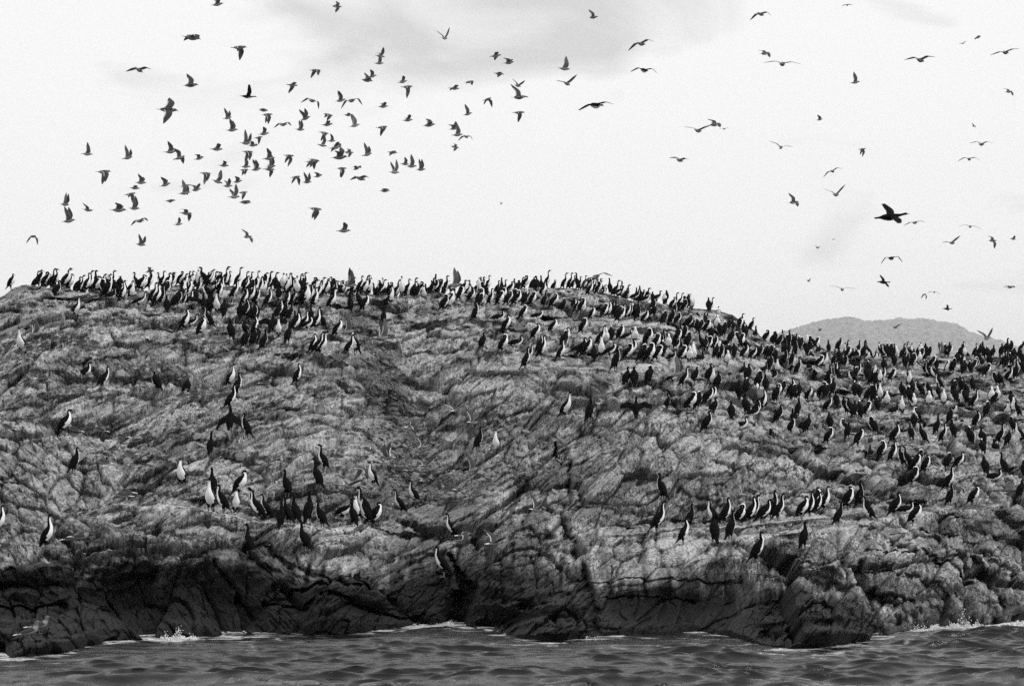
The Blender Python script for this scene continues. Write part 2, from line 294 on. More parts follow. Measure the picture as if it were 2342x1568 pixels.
BIRDS = parse(CORMORANTS); SGULLS = parse(STANDING_GULLS); FGULLS = parse(FLYING)
PERCH = [(u, v, 1) for u, v, c in BIRDS] + [(u, v, 0) for u, v, c in SGULLS]
# ------------------------------------------------------------------ rock island
CREST = np.array([(-320, 900), (-150, 770), (-60, 705), (0, 680), (30, 661), (60, 650), (100, 654), (150, 661), (200, 667), (260, 665), (330, 664), (400, 653), (450, 655), (500, 655), (560, 656),
    (620, 660), (700, 667), (800, 672), (900, 678), (1000, 671), (1100, 667), (1180, 659), (1250, 657), (1310, 660), (1380, 672), (1450, 688), (1520, 694), (1580, 703),
    (1625, 709), (1650, 712), (1675, 719), (1700, 738), (1725, 757), (1750, 775), (1780, 790), (1830, 797), (1870, 792), (1900, 803), (1950, 806), (2000, 813), (2100, 814), (2200, 818),
    (2280, 814), (2342, 800), (2450, 790), (2700, 800)], float)
WATER = np.array([(-320, 1470), (-60, 1496), (0, 1494), (60, 1491), (140, 1482), (200, 1464), (240, 1454), (330, 1450), (400, 1447), (600, 1440), (750, 1437), (850, 1431), (950, 1420), (1000, 1413), (1050, 1419), (1100, 1426),
    (1200, 1450), (1260, 1456), (1340, 1446), (1450, 1437), (1600, 1431), (1680, 1445), (1740, 1464), (1800, 1474), (1900, 1463), (2000, 1448), (2080, 1432),
    (2150, 1425), (2250, 1419), (2342, 1416), (2700, 1405)], float)
def crest_v(u): return np.interp(u, CREST[:, 0], CREST[:, 1])
def water_v(u): return np.interp(u, WATER[:, 0], WATER[:, 1])
def water_D(u): return CAMH * FPX / (water_v(u) - HORIZON)

CP = [  # survey depth (metres from the boat) by the size of the birds standing there
 (-300,1300,40),(-300,1050,47),(-300,900,56),
 (0,1380,37.5),(0,1240,41),(0,1050,46.5),(0,900,52),(0,735,60),(0,665,66),
 (200,1380,38.6),(200,1240,41.5),(200,1050,47),(200,900,52.5),(200,735,59),(200,660,67),
 (420,1380,39),(420,1240,41),(420,1150,44),(420,1000,49),(420,880,55),(420,750,61),(420,655,69),
 (600,1380,39.2),(600,1290,40.5),(600,1210,42.2),(600,1150,45),(600,1000,50),(600,880,57),(600,760,63),(600,660,71),
 (780,1350,39.8),(780,1230,42.5),(780,1150,46.5),(780,1000,52),(780,880,57),(780,780,62),(780,672,72),
 (940,1340,41.5),(940,1220,45.5),(940,1100,52),(940,950,59),(940,800,66),(940,678,74),
 (1130,1370,41),(1130,1250,43.5),(1130,1150,48),(1130,1050,53),(1130,900,58.5),(1130,780,66),(1130,700,73),(1130,665,77),
 (1310,1340,41),(1310,1200,45),(1310,1080,50),(1310,950,55),(1310,840,58.5),(1310,750,71),(1310,700,77),(1310,660,83),
 (1500,1350,40.3),(1500,1255,42.5),(1500,1180,47),(1500,1080,49.5),(1500,950,55),(1500,840,59.5),(1500,770,69),(1500,700,81),
 (1700,1350,39.8),(1700,1240,42.5),(1700,1170,47.5),(1700,1080,51),(1700,970,58),(1700,880,66),(1700,800,75),(1700,735,86),
 (1900,1380,39.2),(1900,1280,42),(1900,1190,45.5),(1900,1130,50),(1900,1030,58),(1900,950,67),(1900,870,76),(1900,800,87),
 (2100,1350,42),(2100,1250,44.5),(2100,1150,50),(2100,1050,57),(2100,950,68),(2100,870,77),(2100,815,86),
 (2320,1330,44),(2320,1200,49),(2320,1080,56),(2320,980,66),(2320,880,76),(2320,805,86),
 (2620,1300,46),(2620,1100,56),(2620,900,74),(2620,795,86)]
cp = np.array(CP + [(u, float(water_v(u)), float(water_D(u))) for u in range(-300, 2680, 80)], float)
def tps(cp, lam=0.02):
    x = cp[:, 0] / 300; y = cp[:, 1] / 300 * 1.6
    n = len(x); r2 = (x[:, None] - x) ** 2 + (y[:, None] - y) ** 2
    K = 0.5 * r2 * np.log(r2 + 1e-12) + lam * np.eye(n)
    P = np.stack([np.ones(n), x, y], 1)
    A = np.zeros((n + 3, n + 3)); A[:n, :n] = K; A[:n, n:] = P; A[n:, :n] = P.T
    w = np.linalg.solve(A, np.concatenate([cp[:, 2], np.zeros(3)]))
    def f(u, v):
        X = u / 300; Y = v / 300 * 1.6
        o = w[n] + w[n + 1] * X + w[n + 2] * Y
        for i in range(n):
            r2 = (X - x[i]) ** 2 + (Y - y[i]) ** 2
            o = o + w[i] * 0.5 * r2 * np.log(r2 + 1e-12)
        return o
    return f
_f = tps(cp)
GU = np.linspace(-330, 2710, 100); GV = np.linspace(620, 1530, 70)
GD = _f(*np.meshgrid(GU, GV))
def base_depth(u, v):
    x = np.clip((u - GU[0]) / (GU[1] - GU[0]), 0, len(GU) - 1.001); y = np.clip((v - GV[0]) / (GV[1] - GV[0]), 0, len(GV) - 1.001)
    i = x.astype(int); j = y.astype(int); fx = x - i; fy = y - j
    return (GD[j, i] * (1 - fx) + GD[j, i + 1] * fx) * (1 - fy) + (GD[j + 1, i] * (1 - fx) + GD[j + 1, i + 1] * fx) * fy

def seg_dist(u, v, pts):
    """distance to a polyline, and the position along it 0..1"""
    best = np.full(u.shape, 1e9); tt = np.zeros(u.shape)
    n = len(pts) - 1
    for k in range(n):
        (x0, y0), (x1, y1) = pts[k], pts[k + 1]
        dx, dy = x1 - x0, y1 - y0
        t = np.clip(((u - x0) * dx + (v - y0) * dy) / (dx * dx + dy * dy), 0, 1)
        d = np.hypot(u - x0 - t * dx, v - y0 - t * dy)
        m = d < best
        tt = np.where(m, (k + t) / n, tt); best = np.where(m, d, best)
    return best, tt

NC, NR, NB = 1560, 640, 60
uu = np.linspace(-300, 2640, NC)
tt_ = np.linspace(0, 1, NR)
cv_ = crest_v(uu) + 5.0 * fbm(uu / 38.0, uu * 0 + 3.7, 4, 5)
wv_ = water_v(uu) + 26
U = np.broadcast_to(uu, (NR, NC)).copy()
V = cv_ + tt_[:, None] * (wv_ - cv_)
Vc = np.minimum(V, water_v(uu))
D0 = base_depth(U, Vc)
X0, Y0, Z0 = at_np(U, V, D0)
wx = X0.astype(np.float32); wz = (Z0 + 0.30 * (Y0 - 40)).astype(np.float32)      # unrolled rock coordinates, metres

# -- terraces: the rock breaks in steps; warp the row at which the smooth slope is read
def terrace(V, period, sharp, seed, warp, amt):
    ph = V / period + warp
    k = np.floor(ph); f = ph - k
    g = np.where(f < sharp, 0.12 * f / sharp, 0.12 + 0.88 * (f - sharp) / (1 - sharp))   # ledge top at the low f, face after it
    edge = f
    return V + amt * ((k + g) - ph) * period, edge
n1 = fbm(wx / 4.5, wz / 3.0, 4, 21); n2 = fbm(wx / 1.7, wz / 1.3, 4, 31); n3 = fbm(wx / 0.8, wz / 0.8, 3, 41)
BLOCK = sstep(1325, 1360, U) * sstep(1760, 1690, U) * sstep(1225, 1262, V)          # the smooth-faced block right of the crack
dipw = 0.10 * np.clip((U - 1200) / 1000, 0, 1.2) * (U - 1300) / 58.0
a1 = 0.60 * sstep(-0.5, 0.2, n2) * (1 - 0.6 * BLOCK)
V1, e1 = terrace(Vc, 56.0, 0.74, 1, 0.8 * n1 + 0.28 * n2 + dipw, a1)
V2, e2 = terrace(V1, 19.0, 0.70, 2, 0.8 * n2 + 0.4 * n3 + 2 * dipw, 0.42 * sstep(-0.4, 0.3, n1 + 0.6 * n3) * (1 - 0.8 * BLOCK))
Vt = np.clip(V2, cv_, np.maximum(Vc, cv_))
lowfade = sstep(0, 30, water_v(uu) - Vc)          # meet the waterline where it is
Vt = Vt * lowfade + Vc * (1 - lowfade)
D = base_depth(U, Vt)

# -- named ledges with their own step
GDRIP = np.zeros(U.shape, np.float32); CALM = np.zeros(U.shape, np.float32)
def ledge(pts, jump, back=60.0, groove=0.0, crisp=False):
    global D, GDRIP, CALM
    p = np.array(pts, float)
    m = (U > p[0, 0] - 30) & (U < p[-1, 0] + 30)
    lv = np.interp(U, p[:, 0], p[:, 1]) + (2.0 * n3 + 3.0 * n2 if not crisp else 0.8 * n3 + 1.2 * n2)
    fade = sstep(p[0, 0] - 25, p[0, 0] + 40, U) * (1 - sstep(p[-1, 0] - 40, p[-1, 0] + 25, U)) * m
    s = lv - V                                   # above the edge: positive
    b0 = base_depth(U, np.minimum(lv, water_v(uu)))
    D = D + fade * jump * sstep(-0.6, 1.6, s) * (1 - sstep(6.0, back, s))
    w = 0.8 * fade * sstep(-34, -20, s) * (1 - sstep(-0.6, 1.6, s))
    D = D * (1 - w) + (b0 - 0.30 * jump - 0.006 * np.clip(-s, 0, 40) + 0.10 * n2) * w
    w = 0.7 * fade * sstep(-0.6, 1.6, s) * (1 - sstep(3, 12, s))
    D = D * (1 - w) + (b0 + 0.75 * jump) * w
    GDRIP = np.maximum(GDRIP, fade * sstep(3.0, 0.0, s) * np.exp(-np.clip(-s, 0, 99) / 15.0))
    if crisp: CALM = np.maximum(CALM, fade * np.exp(-(s / 13.0) ** 2))
    if groove:
        D = D + fade * groove * np.exp(-((s + 9.0) / 6.0) ** 2)
ledge([(1431, 1256), (1756, 1222), (2031, 1184), (2181, 1158)], 1.0, 40, 0, True)
ledge([(1380, 1222), (1756, 1194), (1900, 1178), (2010, 1164)], 0.9, 55, 0.18, True)
ledge([(250, 1152), (420, 1160), (585, 1190), (750, 1207), (890, 1216)], 1.1, 55, 0, True)
ledge([(150, 1252), (250, 1250), (270, 1254)], 0.7, 45)
ledge([(1171, 838), (1300, 836), (1420, 846), (1600, 829), (1760, 832)], 1.1, 50, 0, True)
ledge([(1190, 738), (1340, 735), (1490, 742), (1560, 756)], 0.9, 40, 0, True)
ledge([(60, 708), (160, 728), (260, 722), (380, 730), (560, 742)], 0.8, 40)
ledge([(130, 873), (250, 872), (400, 886)], 0.6, 40)
ledge([(1060, 1022), (1140, 1024)], 0.5, 40)
ledge([(1280, 950), (1480, 953), (1700, 960)], 0.6, 45)
ledge([(1640, 1064), (1900, 1060)], 0.5, 40)
ledge([(1800, 905), (2000, 920), (2300, 925)], 0.8, 45)
ledge([(1950, 985), (2140, 1000), (2330, 1000)], 0.8, 45)
ledge([(1990, 1060), (2150, 1075), (2330, 1085)], 0.7, 45)
ledge([(0, 985), (120, 990), (330, 1010)], 0.5, 40)
ledge([(1840, 1366), (1990, 1370), (2060, 1395)], 0.9, 35)

# -- cracks, gully, hollows, bulges
def groove(pts, w0, w1, depth, p=2.0, wob=6):
    global D
    d, t = seg_dist(U + wob * n2 * 2, V + wob * n3, pts)
    w = w0 + (w1 - w0) * t
    D = D + depth * np.exp(-(d / w) ** p)
groove([(800, 690), (850, 790), (885, 930), (930, 1060), (1000, 1170)], 30, 75, 1.1)
groove([(1288, 1010), (1298, 1150), (1308, 1240), (1340, 1340), (1346, 1440)], 4, 12, 0.65, 2.0, 18)
groove([(838, 770), (868, 850), (884, 935), (902, 990)], 7, 9, 0.55, 2.0, 16)
groove([(1296, 1180), (1310, 1260)], 14, 20, 0.4)
groove([(1040, 1255), (1052, 1330), (1066, 1345), (1025, 1430)], 6, 28, 1.4, 4.0, 14)
groove([(1346, 1331), (1500, 1327), (1700, 1334)], 2.2, 2.2, 0.16, 2, 12)
groove([(1350, 1372), (1450, 1368), (1580, 1370)], 2.0, 2.0, 0.16, 2, 12)
groove([(1400, 1292), (1402, 1330)], 2, 2, 0.2, 2, 2)
groove([(1100, 1235), (1180, 1245), (1260, 1225)], 8, 10, 0.5)
groove([(2200, 1290), (2260, 1345), (2310, 1420)], 8, 16, 1.0)
groove([(1960, 1290), (1968, 1330)], 10, 14, 0.7)
groove([(610, 1235), (700, 1300), (770, 1350)], 4, 7, 0.5)
groove([(560, 1250), (640, 1340), (700, 1400)], 4, 6, 0.4)
groove([(480, 1260), (530, 1340), (580, 1400)], 4, 6, 0.4)
groove([(1555, 1110), (1590, 1130), (1640, 1150)], 5, 4, 0.3)
groove([(2290, 1190), (2342, 1230), (2400, 1290)], 18, 30, 1.3)
for pl in ([(1985, 1258), (2120, 1284), (2215, 1335)], [(1975, 1300), (2090, 1322), (2185, 1385)], [(2040, 1228), (2190, 1258), (2310, 1335)], [(1960, 1350), (2050, 1362), (2110, 1400)], [(2110, 1215), (2240, 1240), (2342, 1300)],
           [(820, 1395), (900, 1405), (960, 1412)], [(600, 1372), (720, 1385), (860, 1398)], [(620, 1340), (760, 1352), (900, 1372)], [(0, 1352), (70, 1356), (130, 1362)], [(0, 1392), (80, 1398), (150, 1404)], [(1760, 1290), (1850, 1310), (1900, 1312)]):
    groove(pl, 3.5, 4.5, 0.32, 2.0, 9)
def blob(u0, v0, ru, rv, amt, p=2.0, rough=0.35):
    global D
    q = ((U - u0) / ru) ** 2 + ((V - v0) / rv) ** 2
    q = q * (1 + rough * (n2 + n3))
    D = D + amt * np.exp(-np.clip(q, 0, 30) ** (p / 2))
blob(340, 1360, 210, 85, 1.9, 3)          # wave-cut hollow under the left ledge
blob(90, 1400, 90, 55, 0.6, 3)
blob(1650, 1340, 80, 58, 1.6, 3)          # dark recess on the right
blob(1470, 1390, 110, 34, 0.7, 3)
blob(1800, 1240, 36, 18, 0.7, 3)
blob(1862, 1345, 70, 26, 0.9, 3)
blob(2160, 1385, 60, 34, 1.0, 3)
blob(800, 860, 55, 60, -0.9, 3)           # the boulder beside the gully
blob(830, 815, 30, 25, -0.5, 3)
blob(1060, 870, 110, 60, -0.7, 2.5)
blob(1100, 960, 60, 80, -0.5, 2.5)
blob(410, 930, 60, 60, -0.5, 3)
blob(300, 1150, 50, 30, -0.6, 3)
blob(1260, 1395, 70, 55, -0.9, 3)
blob(1150, 1340, 80, 70, -0.6, 3)
blob(1900, 1420, 140, 50, -0.8, 3)
blob(2040, 1270, 120, 60, -0.5, 2.5)

# -- perches: every bird's place is a little nose of rock
for (bu, bv, br) in PERCH:
    hw = 9.0
    i0 = max(0, int((bu - 30 - uu[0]) / (uu[1] - uu[0]))); i1 = min(NC, int((bu + 30 - uu[0]) / (uu[1] - uu[0])) + 1)
    if i1 <= i0: continue
    su = U[:, i0:i1] - bu; sv = V[:, i0:i1] - bv
    D[:, i0:i1] -= 0.15 * np.exp(-(su / hw) ** 2) * sstep(-1.5, 1.0, sv) * (1 - sstep(3, 26, sv))
    GDRIP[:, i0:i1] = np.maximum(GDRIP[:, i0:i1], 0.9 * np.exp(-(su / 10.0) ** 2) * sstep(-3.0, 0.0, sv) * np.exp(-np.clip(sv, 0, 99) / 14.0))

X, Y, Z = at_np(U, V, D)
# -- facets and roughness, pushed out of the slope
def rot(a, sx, sy):
    ca, sa = math.cos(a), math.sin(a)
    return (wx * ca + wz * sa) / sx, (-wx * sa + wz * ca) / sy
sl = sstep(-0.06, 0.06, fbm(wx / 6.0, wz / 4.0, 2, 77) + 0.9 * sstep(1000, 500, U) * sstep(1180, 1300, V) - 0.35)   # where the cleavage leans the other way
tone = np.zeros(U.shape, np.float32); disp = np.zeros(U.shape, np.float32); cracks = np.zeros(U.shape, np.float32)
wob = 0.05 * n3
mA = sl < 0.999; mB = sl > 0.001
for (sc, asp, amp, seed) in ((1.6, 1.6, 0.34, 100), (0.62, 2.0, 0.20, 110), (0.24, 2.9, 0.10, 120), (0.10, 2.8, 0.048, 130)):
    x1, y1 = rot(R(56), sc * asp, sc); x2, y2 = rot(R(128), sc * asp, sc)
    h1, g1, c1 = np.zeros((3,) + U.shape, np.float32); h2, g2, c2 = np.zeros((3,) + U.shape, np.float32)
    h1[mA], g1[mA], c1[mA] = facets((x1 + wob)[mA], (y1 + wob)[mA], seed, 1.8); h2[mB], g2[mB], c2[mB] = facets((x2 + wob)[mB], (y2 - wob)[mB], seed + 5, 1.8)
    tone += {1.6: 0.20, 0.62: 0.30, 0.24: 0.32, 0.10: 0.18}[sc] * np.where(sl < 0.5, c1, c2)
    h = h1 * (1 - sl) + h2 * sl; g = g1 * (1 - sl) + g2 * sl
    if sc > 1: h = h * (1 + 0.5 * sstep(1230, 1300, V) * (1 - BLOCK))           # the base stands out in buttresses
    disp += amp * h
    disp -= amp * 0.35 * np.exp(-(g / 0.07) ** 2)
    if sc > 0.5: cracks = np.maximum(cracks, np.exp(-(g / 0.07) ** 2))
x1, y1 = rot(R(58), 0.55, 0.045); x2, y2 = rot(R(128), 0.45, 0.05)
fol = fbm(x1 + n2, y1, 3, 201) * (1 - sl) + fbm(x2, y2, 3, 207) * sl
disp += 0.035 * fol * sstep(-0.3, 0.4, n1 + 0.4)
disp += 0.03 * n3 + 0.06 * n2 + 0.022 * fbm(wx / 0.09, wz / 0.09, 2, 61)
gul, _t = seg_dist(U, V, [(810, 700), (850, 790), (885, 930), (930, 1060), (1000, 1160)])
gul = np.exp(-(gul / (30 + 55 * _t)) ** 2)
disp *= (1 - 0.7 * CALM) * (1 - 0.2 * gul) * (1 - 0.40 * BLOCK) * (0.35 + 0.65 * sstep(0.0, 0.03, tt_[:, None]))
Y = Y - 0.80 * disp; Z = Z + 0.60 * disp * sstep(0.0, 0.02, tt_[:, None])
X = X + 0.25 * disp
# -- settle the skyline back to its surveyed height
b_ = (Z - CAMH) / Y                                   # tangent of the elevation angle
vrow = CV - FPX * np.tan(np.arctan(b_) - PITCH)
dv = np.minimum(vrow[:60].min(axis=0) - cv_, 40)
dv = np.convolve(np.pad(dv, 12, 'edge'), np.ones(25) / 25, 'valid')
Z = Z + (dv * Y[0] / FPX) * (1 - sstep(0, 0.30, tt_))[:, None]
# -- the top runs on behind the skyline and falls to the sea on the far side
s_ = np.concatenate([np.linspace(0.06, 6, 36), np.linspace(6.4, 30, NB - 36)])[::-1][:, None]
bx = X[0] * (1 + s_ / Y[0]); by = Y[0] + s_
bz = Z[0] - 0.035 * s_ + 0.25 * fbm(bx / 1.3, by / 1.3, 4, 301) * sstep(0, 1.5, s_) - 14 * sstep(20, 30, s_)
Xa = np.concatenate([bx, X]); Ya = np.concatenate([by, Y]); Za = np.concatenate([bz, Z])

# -- stains: guano runs below the step edges, splashes, and the black tidal band
below = 1 - e1                                      # 0 just under an edge
run = vnoise(wx / 0.06 + 2 * n3, wz / 0.7, 401) * 0.6 + vnoise(wx / 0.15, wz / 1.4, 402) * 0.4
x1, y1 = rot(R(60), 0.7, 0.075)
run2 = vnoise(x1, y1, 403) * 0.6 + vnoise(x1 * 0.7, y1 * 0.4, 404) * 0.4
streak = run * (1 - sl * 0.3) * 0.6 + run2 * 0.4
patch = fbm(wx / 2.3, wz / 1.5, 4, 411)
boost = 0 * U
for (bu, bv, ru, rv, q) in ((1450, 770, 330, 55, 1.0), (1950, 890, 340, 70, 1.0), (400, 700, 300, 36, .9), (1650, 860, 120, 40, .8), (1010, 850, 70, 60, 1.0), (1110, 880, 90, 90, 1.0), (960, 800, 50, 60, .8), (1200, 890, 80, 70, .8), (1390, 1080, 40, 60, .9), (1520, 1060, 90, 70, .6), (1700, 1030, 120, 80, .7), (1530, 1265, 110, 34, 1.0), (1800, 1200, 160, 40, .6), (2050, 1250, 130, 60, .7),
                            (170, 1080, 120, 60, .9), (60, 1110, 60, 50, .7), (240, 740, 200, 40, .5), (450, 1060, 90, 40, .6), (230, 1210, 70, 40, .7), (560, 1290, 90, 40, .6), (2200, 1330, 120, 60, .4)):
    boost = np.maximum(boost, q * np.exp(-((U - bu) / ru) ** 2 - ((V - bv) / rv) ** 2))
boost = boost * (0.6 + 0.8 * n2 + 0.4)
lite = sstep(0.58, 0.70, tone + 0.10 * patch + 0.13 * boost)       # fresh pale break faces
gu = np.maximum(0.9 * sstep(0.42, 0.80, streak + 0.30 * patch + 0.14 * n3 + 0.16 * boost), 0.95 * sstep(0.22, 0.62, run * 0.6 + run2 * 0.1 + 0.55 * GDRIP - 0.08) * sstep(0.02, 0.35, GDRIP))
band = np.interp(U, [-300, 100, 180, 560, 640, 900, 1000, 1080, 1250, 1330, 1360, 1700, 1760, 1850, 2080, 2200, 2700], [1275, 1275, 1258, 1262, 1285, 1312, 1262, 1275, 1300, 1300, 1322, 1318, 1330, 1350, 1375, 1400, 1390]) + 52 * fbm(U / 120.0, V / 120.0, 4, 431) + 26 * n2
wet = sstep(-62, 62, V - band)
drip = vnoise(wx / 0.10, wz / 1.2, 441)
wet = np.clip(wet + 0.5 * wet * (1 - wet) * (drip - 0.5) * 8, 0, 1)
pad = lambda a, v: np.concatenate([np.full((NB, NC), v), a])
gua = pad(gu, 0.25)
attrs = {'guano': gua, 'wet': pad(wet, 0.0), 'pale': pad(lite, 0.2), 'scree': pad(gul, 0.0), 'crack': pad(cracks, 0.0), 'tone': pad(tone, 0.5)}
P = np.stack([Xa, Ya, Za], -1)
rock_me = grid_mesh('rock_island', P, False, attrs)

def rock_material():
    m = bpy.data.materials.new('schist_rock'); m.use_nodes = True
    n, l = m.node_tree.nodes, m.node_tree.links
    b = n['Principled BSDF']
    def attr(k):
        a = n.new('ShaderNodeAttribute'); a.attribute_name = k; return a.outputs['Fac']
    def noise(scale, detail, vec, rough=0.6):
        z = n.new('ShaderNodeTexNoise'); z.inputs['Scale'].default_value = scale; z.inputs['Detail'].default_value = detail
        z.inputs['Roughness'].default_value = rough
        l.new(vec, z.inputs['Vector']); return z.outputs['Fac']
    def rng_(x, a, b_, c, d):
        r = n.new('ShaderNodeMapRange'); r.inputs['From Min'].default_value = a; r.inputs['From Max'].default_value = b_
        r.inputs['To Min'].default_value = c; r.inputs['To Max'].default_value = d
        l.new(x, r.inputs['Value']); return r.outputs[0]
    def math_(op, x, y):
        q = n.new('ShaderNodeMath'); q.operation = op; q.use_clamp = False
        for i, s in enumerate((x, y)):
            if isinstance(s, (int, float)): q.inputs[i].default_value = s
            else: l.new(s, q.inputs[i])
        return q.outputs[0]
    def mix(f, a, c):
        q = n.new('ShaderNodeMix'); q.data_type = 'FLOAT'
        for i, s in ((0, f), (2, a), (3, c)):
            if isinstance(s, (int, float)): q.inputs[i].default_value = s
            else: l.new(s, q.inputs[i])
        return q.outputs[0]
    t = n.new('ShaderNodeTexCoord').outputs['Object']
    def mapped(rot_, sc):
        q = n.new('ShaderNodeMapping'); q.inputs['Rotation'].default_value = rot_; q.inputs['Scale'].default_value = sc
        l.new(t, q.inputs[0]); return q.outputs[0]
    fo = noise(1.0, 6, mapped((0, R(-32), 0), (19, 9, 2.3)), 0.76)      # cleavage grain, steep and leaning
    dr = noise(1.0, 5, mapped((0, 0, 0), (15, 9, 1.0)), 0.7)           # vertical runs
    mo = noise(0.9, 6, t, 0.6); fi = noise(22, 4, t, 0.75)
    base = rng_(math_('ADD', attr('tone'), math_('MULTIPLY', mo, 0.4)), 0.40, 1.00, 0.075, 0.235)
    base = math_('MULTIPLY', base, rng_(fo, 0.40, 0.61, 0.28, 1.9))
    base = math_('MULTIPLY', base, rng_(fi, 0.36, 0.64, 0.6, 1.45))
    base = mix(math_('MULTIPLY', attr('pale'), 0.50), base, math_('MULTIPLY', rng_(fo, 0.3, 0.7, 0.55, 1.35), 0.40))
    gfac = math_('MULTIPLY', attr('guano'), rng_(math_('ADD', dr, math_('MULTIPLY', fi, 0.5)), 0.66, 0.86, 0.0, 1.0))
    gfac.node.use_clamp = True
    base = mix(gfac, base, 0.68)
    base = mix(math_('MULTIPLY', attr('scree'), 0.5), base, rng_(fi, 0.3, 0.7, 0.05, 0.17))
    base = mix(math_('MULTIPLY', attr('crack'), 0.75), base, math_('MULTIPLY', base, 0.40))  # crevice shade painted into the base colour along the facet cracks
    wetc = math_('MULTIPLY', rng_(math_('ADD', fo, fi), 0.75, 1.35, 0.003, 0.028), 1.0)
    base = mix(attr('wet'), base, wetc)
    l.new(base, b.inputs['Base Color'])
    b.inputs['Specular IOR Level'].default_value = 0.12
    l.new(mix(attr('wet'), 0.85, 0.5), b.inputs['Roughness'])
    bp = n.new('ShaderNodeBump'); bp.inputs['Strength'].default_value = 0.9; bp.inputs['Distance'].default_value = 0.05
    l.new(math_('ADD', fo, math_('MULTIPLY', fi, 0.6)), bp.inputs['Height'])
    l.new(bp.outputs[0], b.inputs['Normal'])
    return m
M['rock'] = rock_material()
rock_me.materials.append(M['rock'])
rock = tag(link(bpy.data.objects.new('rock_island', rock_me)), 'pale streaked schist islet rising from a black tidal band to a bird-covered skyline', 'rock islet', kind='structure')

# coarser copy for finding the ground
st = 2
Pc = P[::st, ::st]
nr_, nc_ = Pc.shape[:2]
ii = np.arange(nr_ * nc_).reshape(nr_, nc_)
qq = np.stack([ii[:-1, :-1], ii[1:, :-1], ii[1:, 1:], ii[:-1, 1:]], -1).reshape(-1, 4)
BVH = BVHTree.FromPolygons(Pc.reshape(-1, 3).tolist(), qq.tolist())
CAMV = Vector((0, 0, CAMH))
def ground(u, v):
    """the rock seen at a survey point; below the skyline if the point is above it"""
    for k in range(60):
        h = BVH.ray_cast(CAMV, px_dir(u, v + 1.0 * k).normalized())
        if h[0] is not None:
            return h[0], h[1], k
    return None, None, 99
def down(x, y, z=30.0):
    h = BVH.ray_cast(Vector((x, y, z)), Vector((0, 0, -1)))
    return h[0], h[1]
# ------------------------------------------------------------------ sea
def spaced(a, b, st, far, n):
    core = np.arange(a, b, st)
    lo = a - (np.geomspace(st, far, n)); hi = core[-1] + np.geomspace(st, far, n)
    return np.concatenate([lo[::-1], core, hi])
sx = spaced(-14.5, 14.5, 0.055, 16000, 42)
sy = np.concatenate([-np.geomspace(30, 4000, 12)[::-1], np.arange(-20, 24, 4.0), np.arange(24, 31, 0.10), np.arange(31, 43, 0.036), 43 + np.geomspace(0.06, 18000, 42)])
SX, SY = np.meshgrid(sx, sy)
fade = sstep(17, 14, np.abs(SX)) * sstep(15, 24, SY) * sstep(60, 45, SY)
gust = 0.55 + 0.75 * sstep(-0.35, 0.35, fbm(SX / 5.0, SY / 2.2, 3, 571))
hgt = np.zeros(SX.shape); chx = np.zeros(SX.shape); chy = np.zeros(SX.shape)
wr = random.Random(5)
for L_, sl_, n_ in ((4.2, 0.025, 3), (2.3, 0.03, 5), (1.35, 0.03, 8), (0.8, 0.05, 12), (0.46, 0.10, 14), (0.30, 0.11, 14), (0.20, 0.07, 10)):
    for k in range(n_):
        L = L_ * wr.uniform(0.78, 1.28); an = math.radians(wr.gauss(-84, 17 if L_ < 1 else 28)); A = sl_ * L / (2 * math.pi) * 1.41 / math.sqrt(n_) * 1.9
        kx, ky = 2 * math.pi / L * math.cos(an), 2 * math.pi / L * math.sin(an)
        ph = kx * SX + ky * SY + wr.uniform(0, 6.28)
        gg = gust if L_ < 3 else 1.0
        hgt += A * np.cos(ph) * gg; chx -= A * np.sin(ph) * math.cos(an) * gg; chy -= A * np.sin(ph) * math.sin(an) * gg
hgt += 0.010 * fbm(SX / 0.30, SY / 0.20, 2, 531) * gust
usea = CU + FPX * SX / np.maximum(SY, 5)
dsh = water_D(usea) - 0.5 - SY                               # metres of water in front of the rock
right = sstep(3, 11, SX)
lee = 0.30 + 0.70 * sstep(0.8, 3.6, dsh + 2.4 * fbm(SX / 3.0, SY / 0.8, 3, 581) + 2.5 * right)     # calmer in the lee of the rock
lee = -0.30 + 1.45 * lee
hgt = hgt * lee
hgt = hgt * (0.85 + 0.35 * right) - 0.06
# swell heaping up against the rock on the right
hgt += 0.22 * np.exp(-((SX - 10.2) / 1.6) ** 2 - ((SY - 38.6) / 0.8) ** 2)
SZ = hgt * fade
chx *= fade * lee * 0.8; chy *= fade * lee * 0.8
fo_n = fbm(SX / 0.55 + 0.5 * fbm(SX / 0.3, SY / 0.3, 2, 545), SY / 0.22, 3, 541)
surf = 0.70 + 1.6 * sstep(7.6, 9.6, SX) + 0.6 * np.exp(-((usea - 410) / 130) ** 2) + 0.5 * np.exp(-((usea - 1000) / 60) ** 2) - 0.35 * np.exp(-((usea - 1500) / 120) ** 2)
foam = 0.9 * sstep(0.02, 0.30, fo_n + surf * np.exp(-np.clip(dsh, 0, 9) / (0.5 + 0.7 * sstep(8.5, 10.5, SX))) - 0.72)
lines = np.exp(-(fbm(SX / 0.9 + SY / 4, SY / 0.35, 3, 551) / 0.045) ** 2) * sstep(4.2, 0.3, dsh) * sstep(0.0, 0.4, fbm(SX / 1.4, SY / 0.9, 2, 561) + 0.22 + 0.3 * right)
foam = np.clip(np.maximum(foam, 0.8 * lines), 0, 1) * (dsh > -1.5) * fade
me = grid_mesh('water', np.stack([SX + chx, SY + chy, SZ], -1), True, {'foam': foam})
m = bpy.data.materials.new('sea_water'); m.use_nodes = True
n, l = m.node_tree.nodes, m.node_tree.links
b = n['Principled BSDF']
b.inputs['Roughness'].default_value = 0.06; b.inputs['IOR'].default_value = 1.333
a = n.new('ShaderNodeAttribute'); a.attribute_name = 'foam'
t = n.new('ShaderNodeTexCoord')
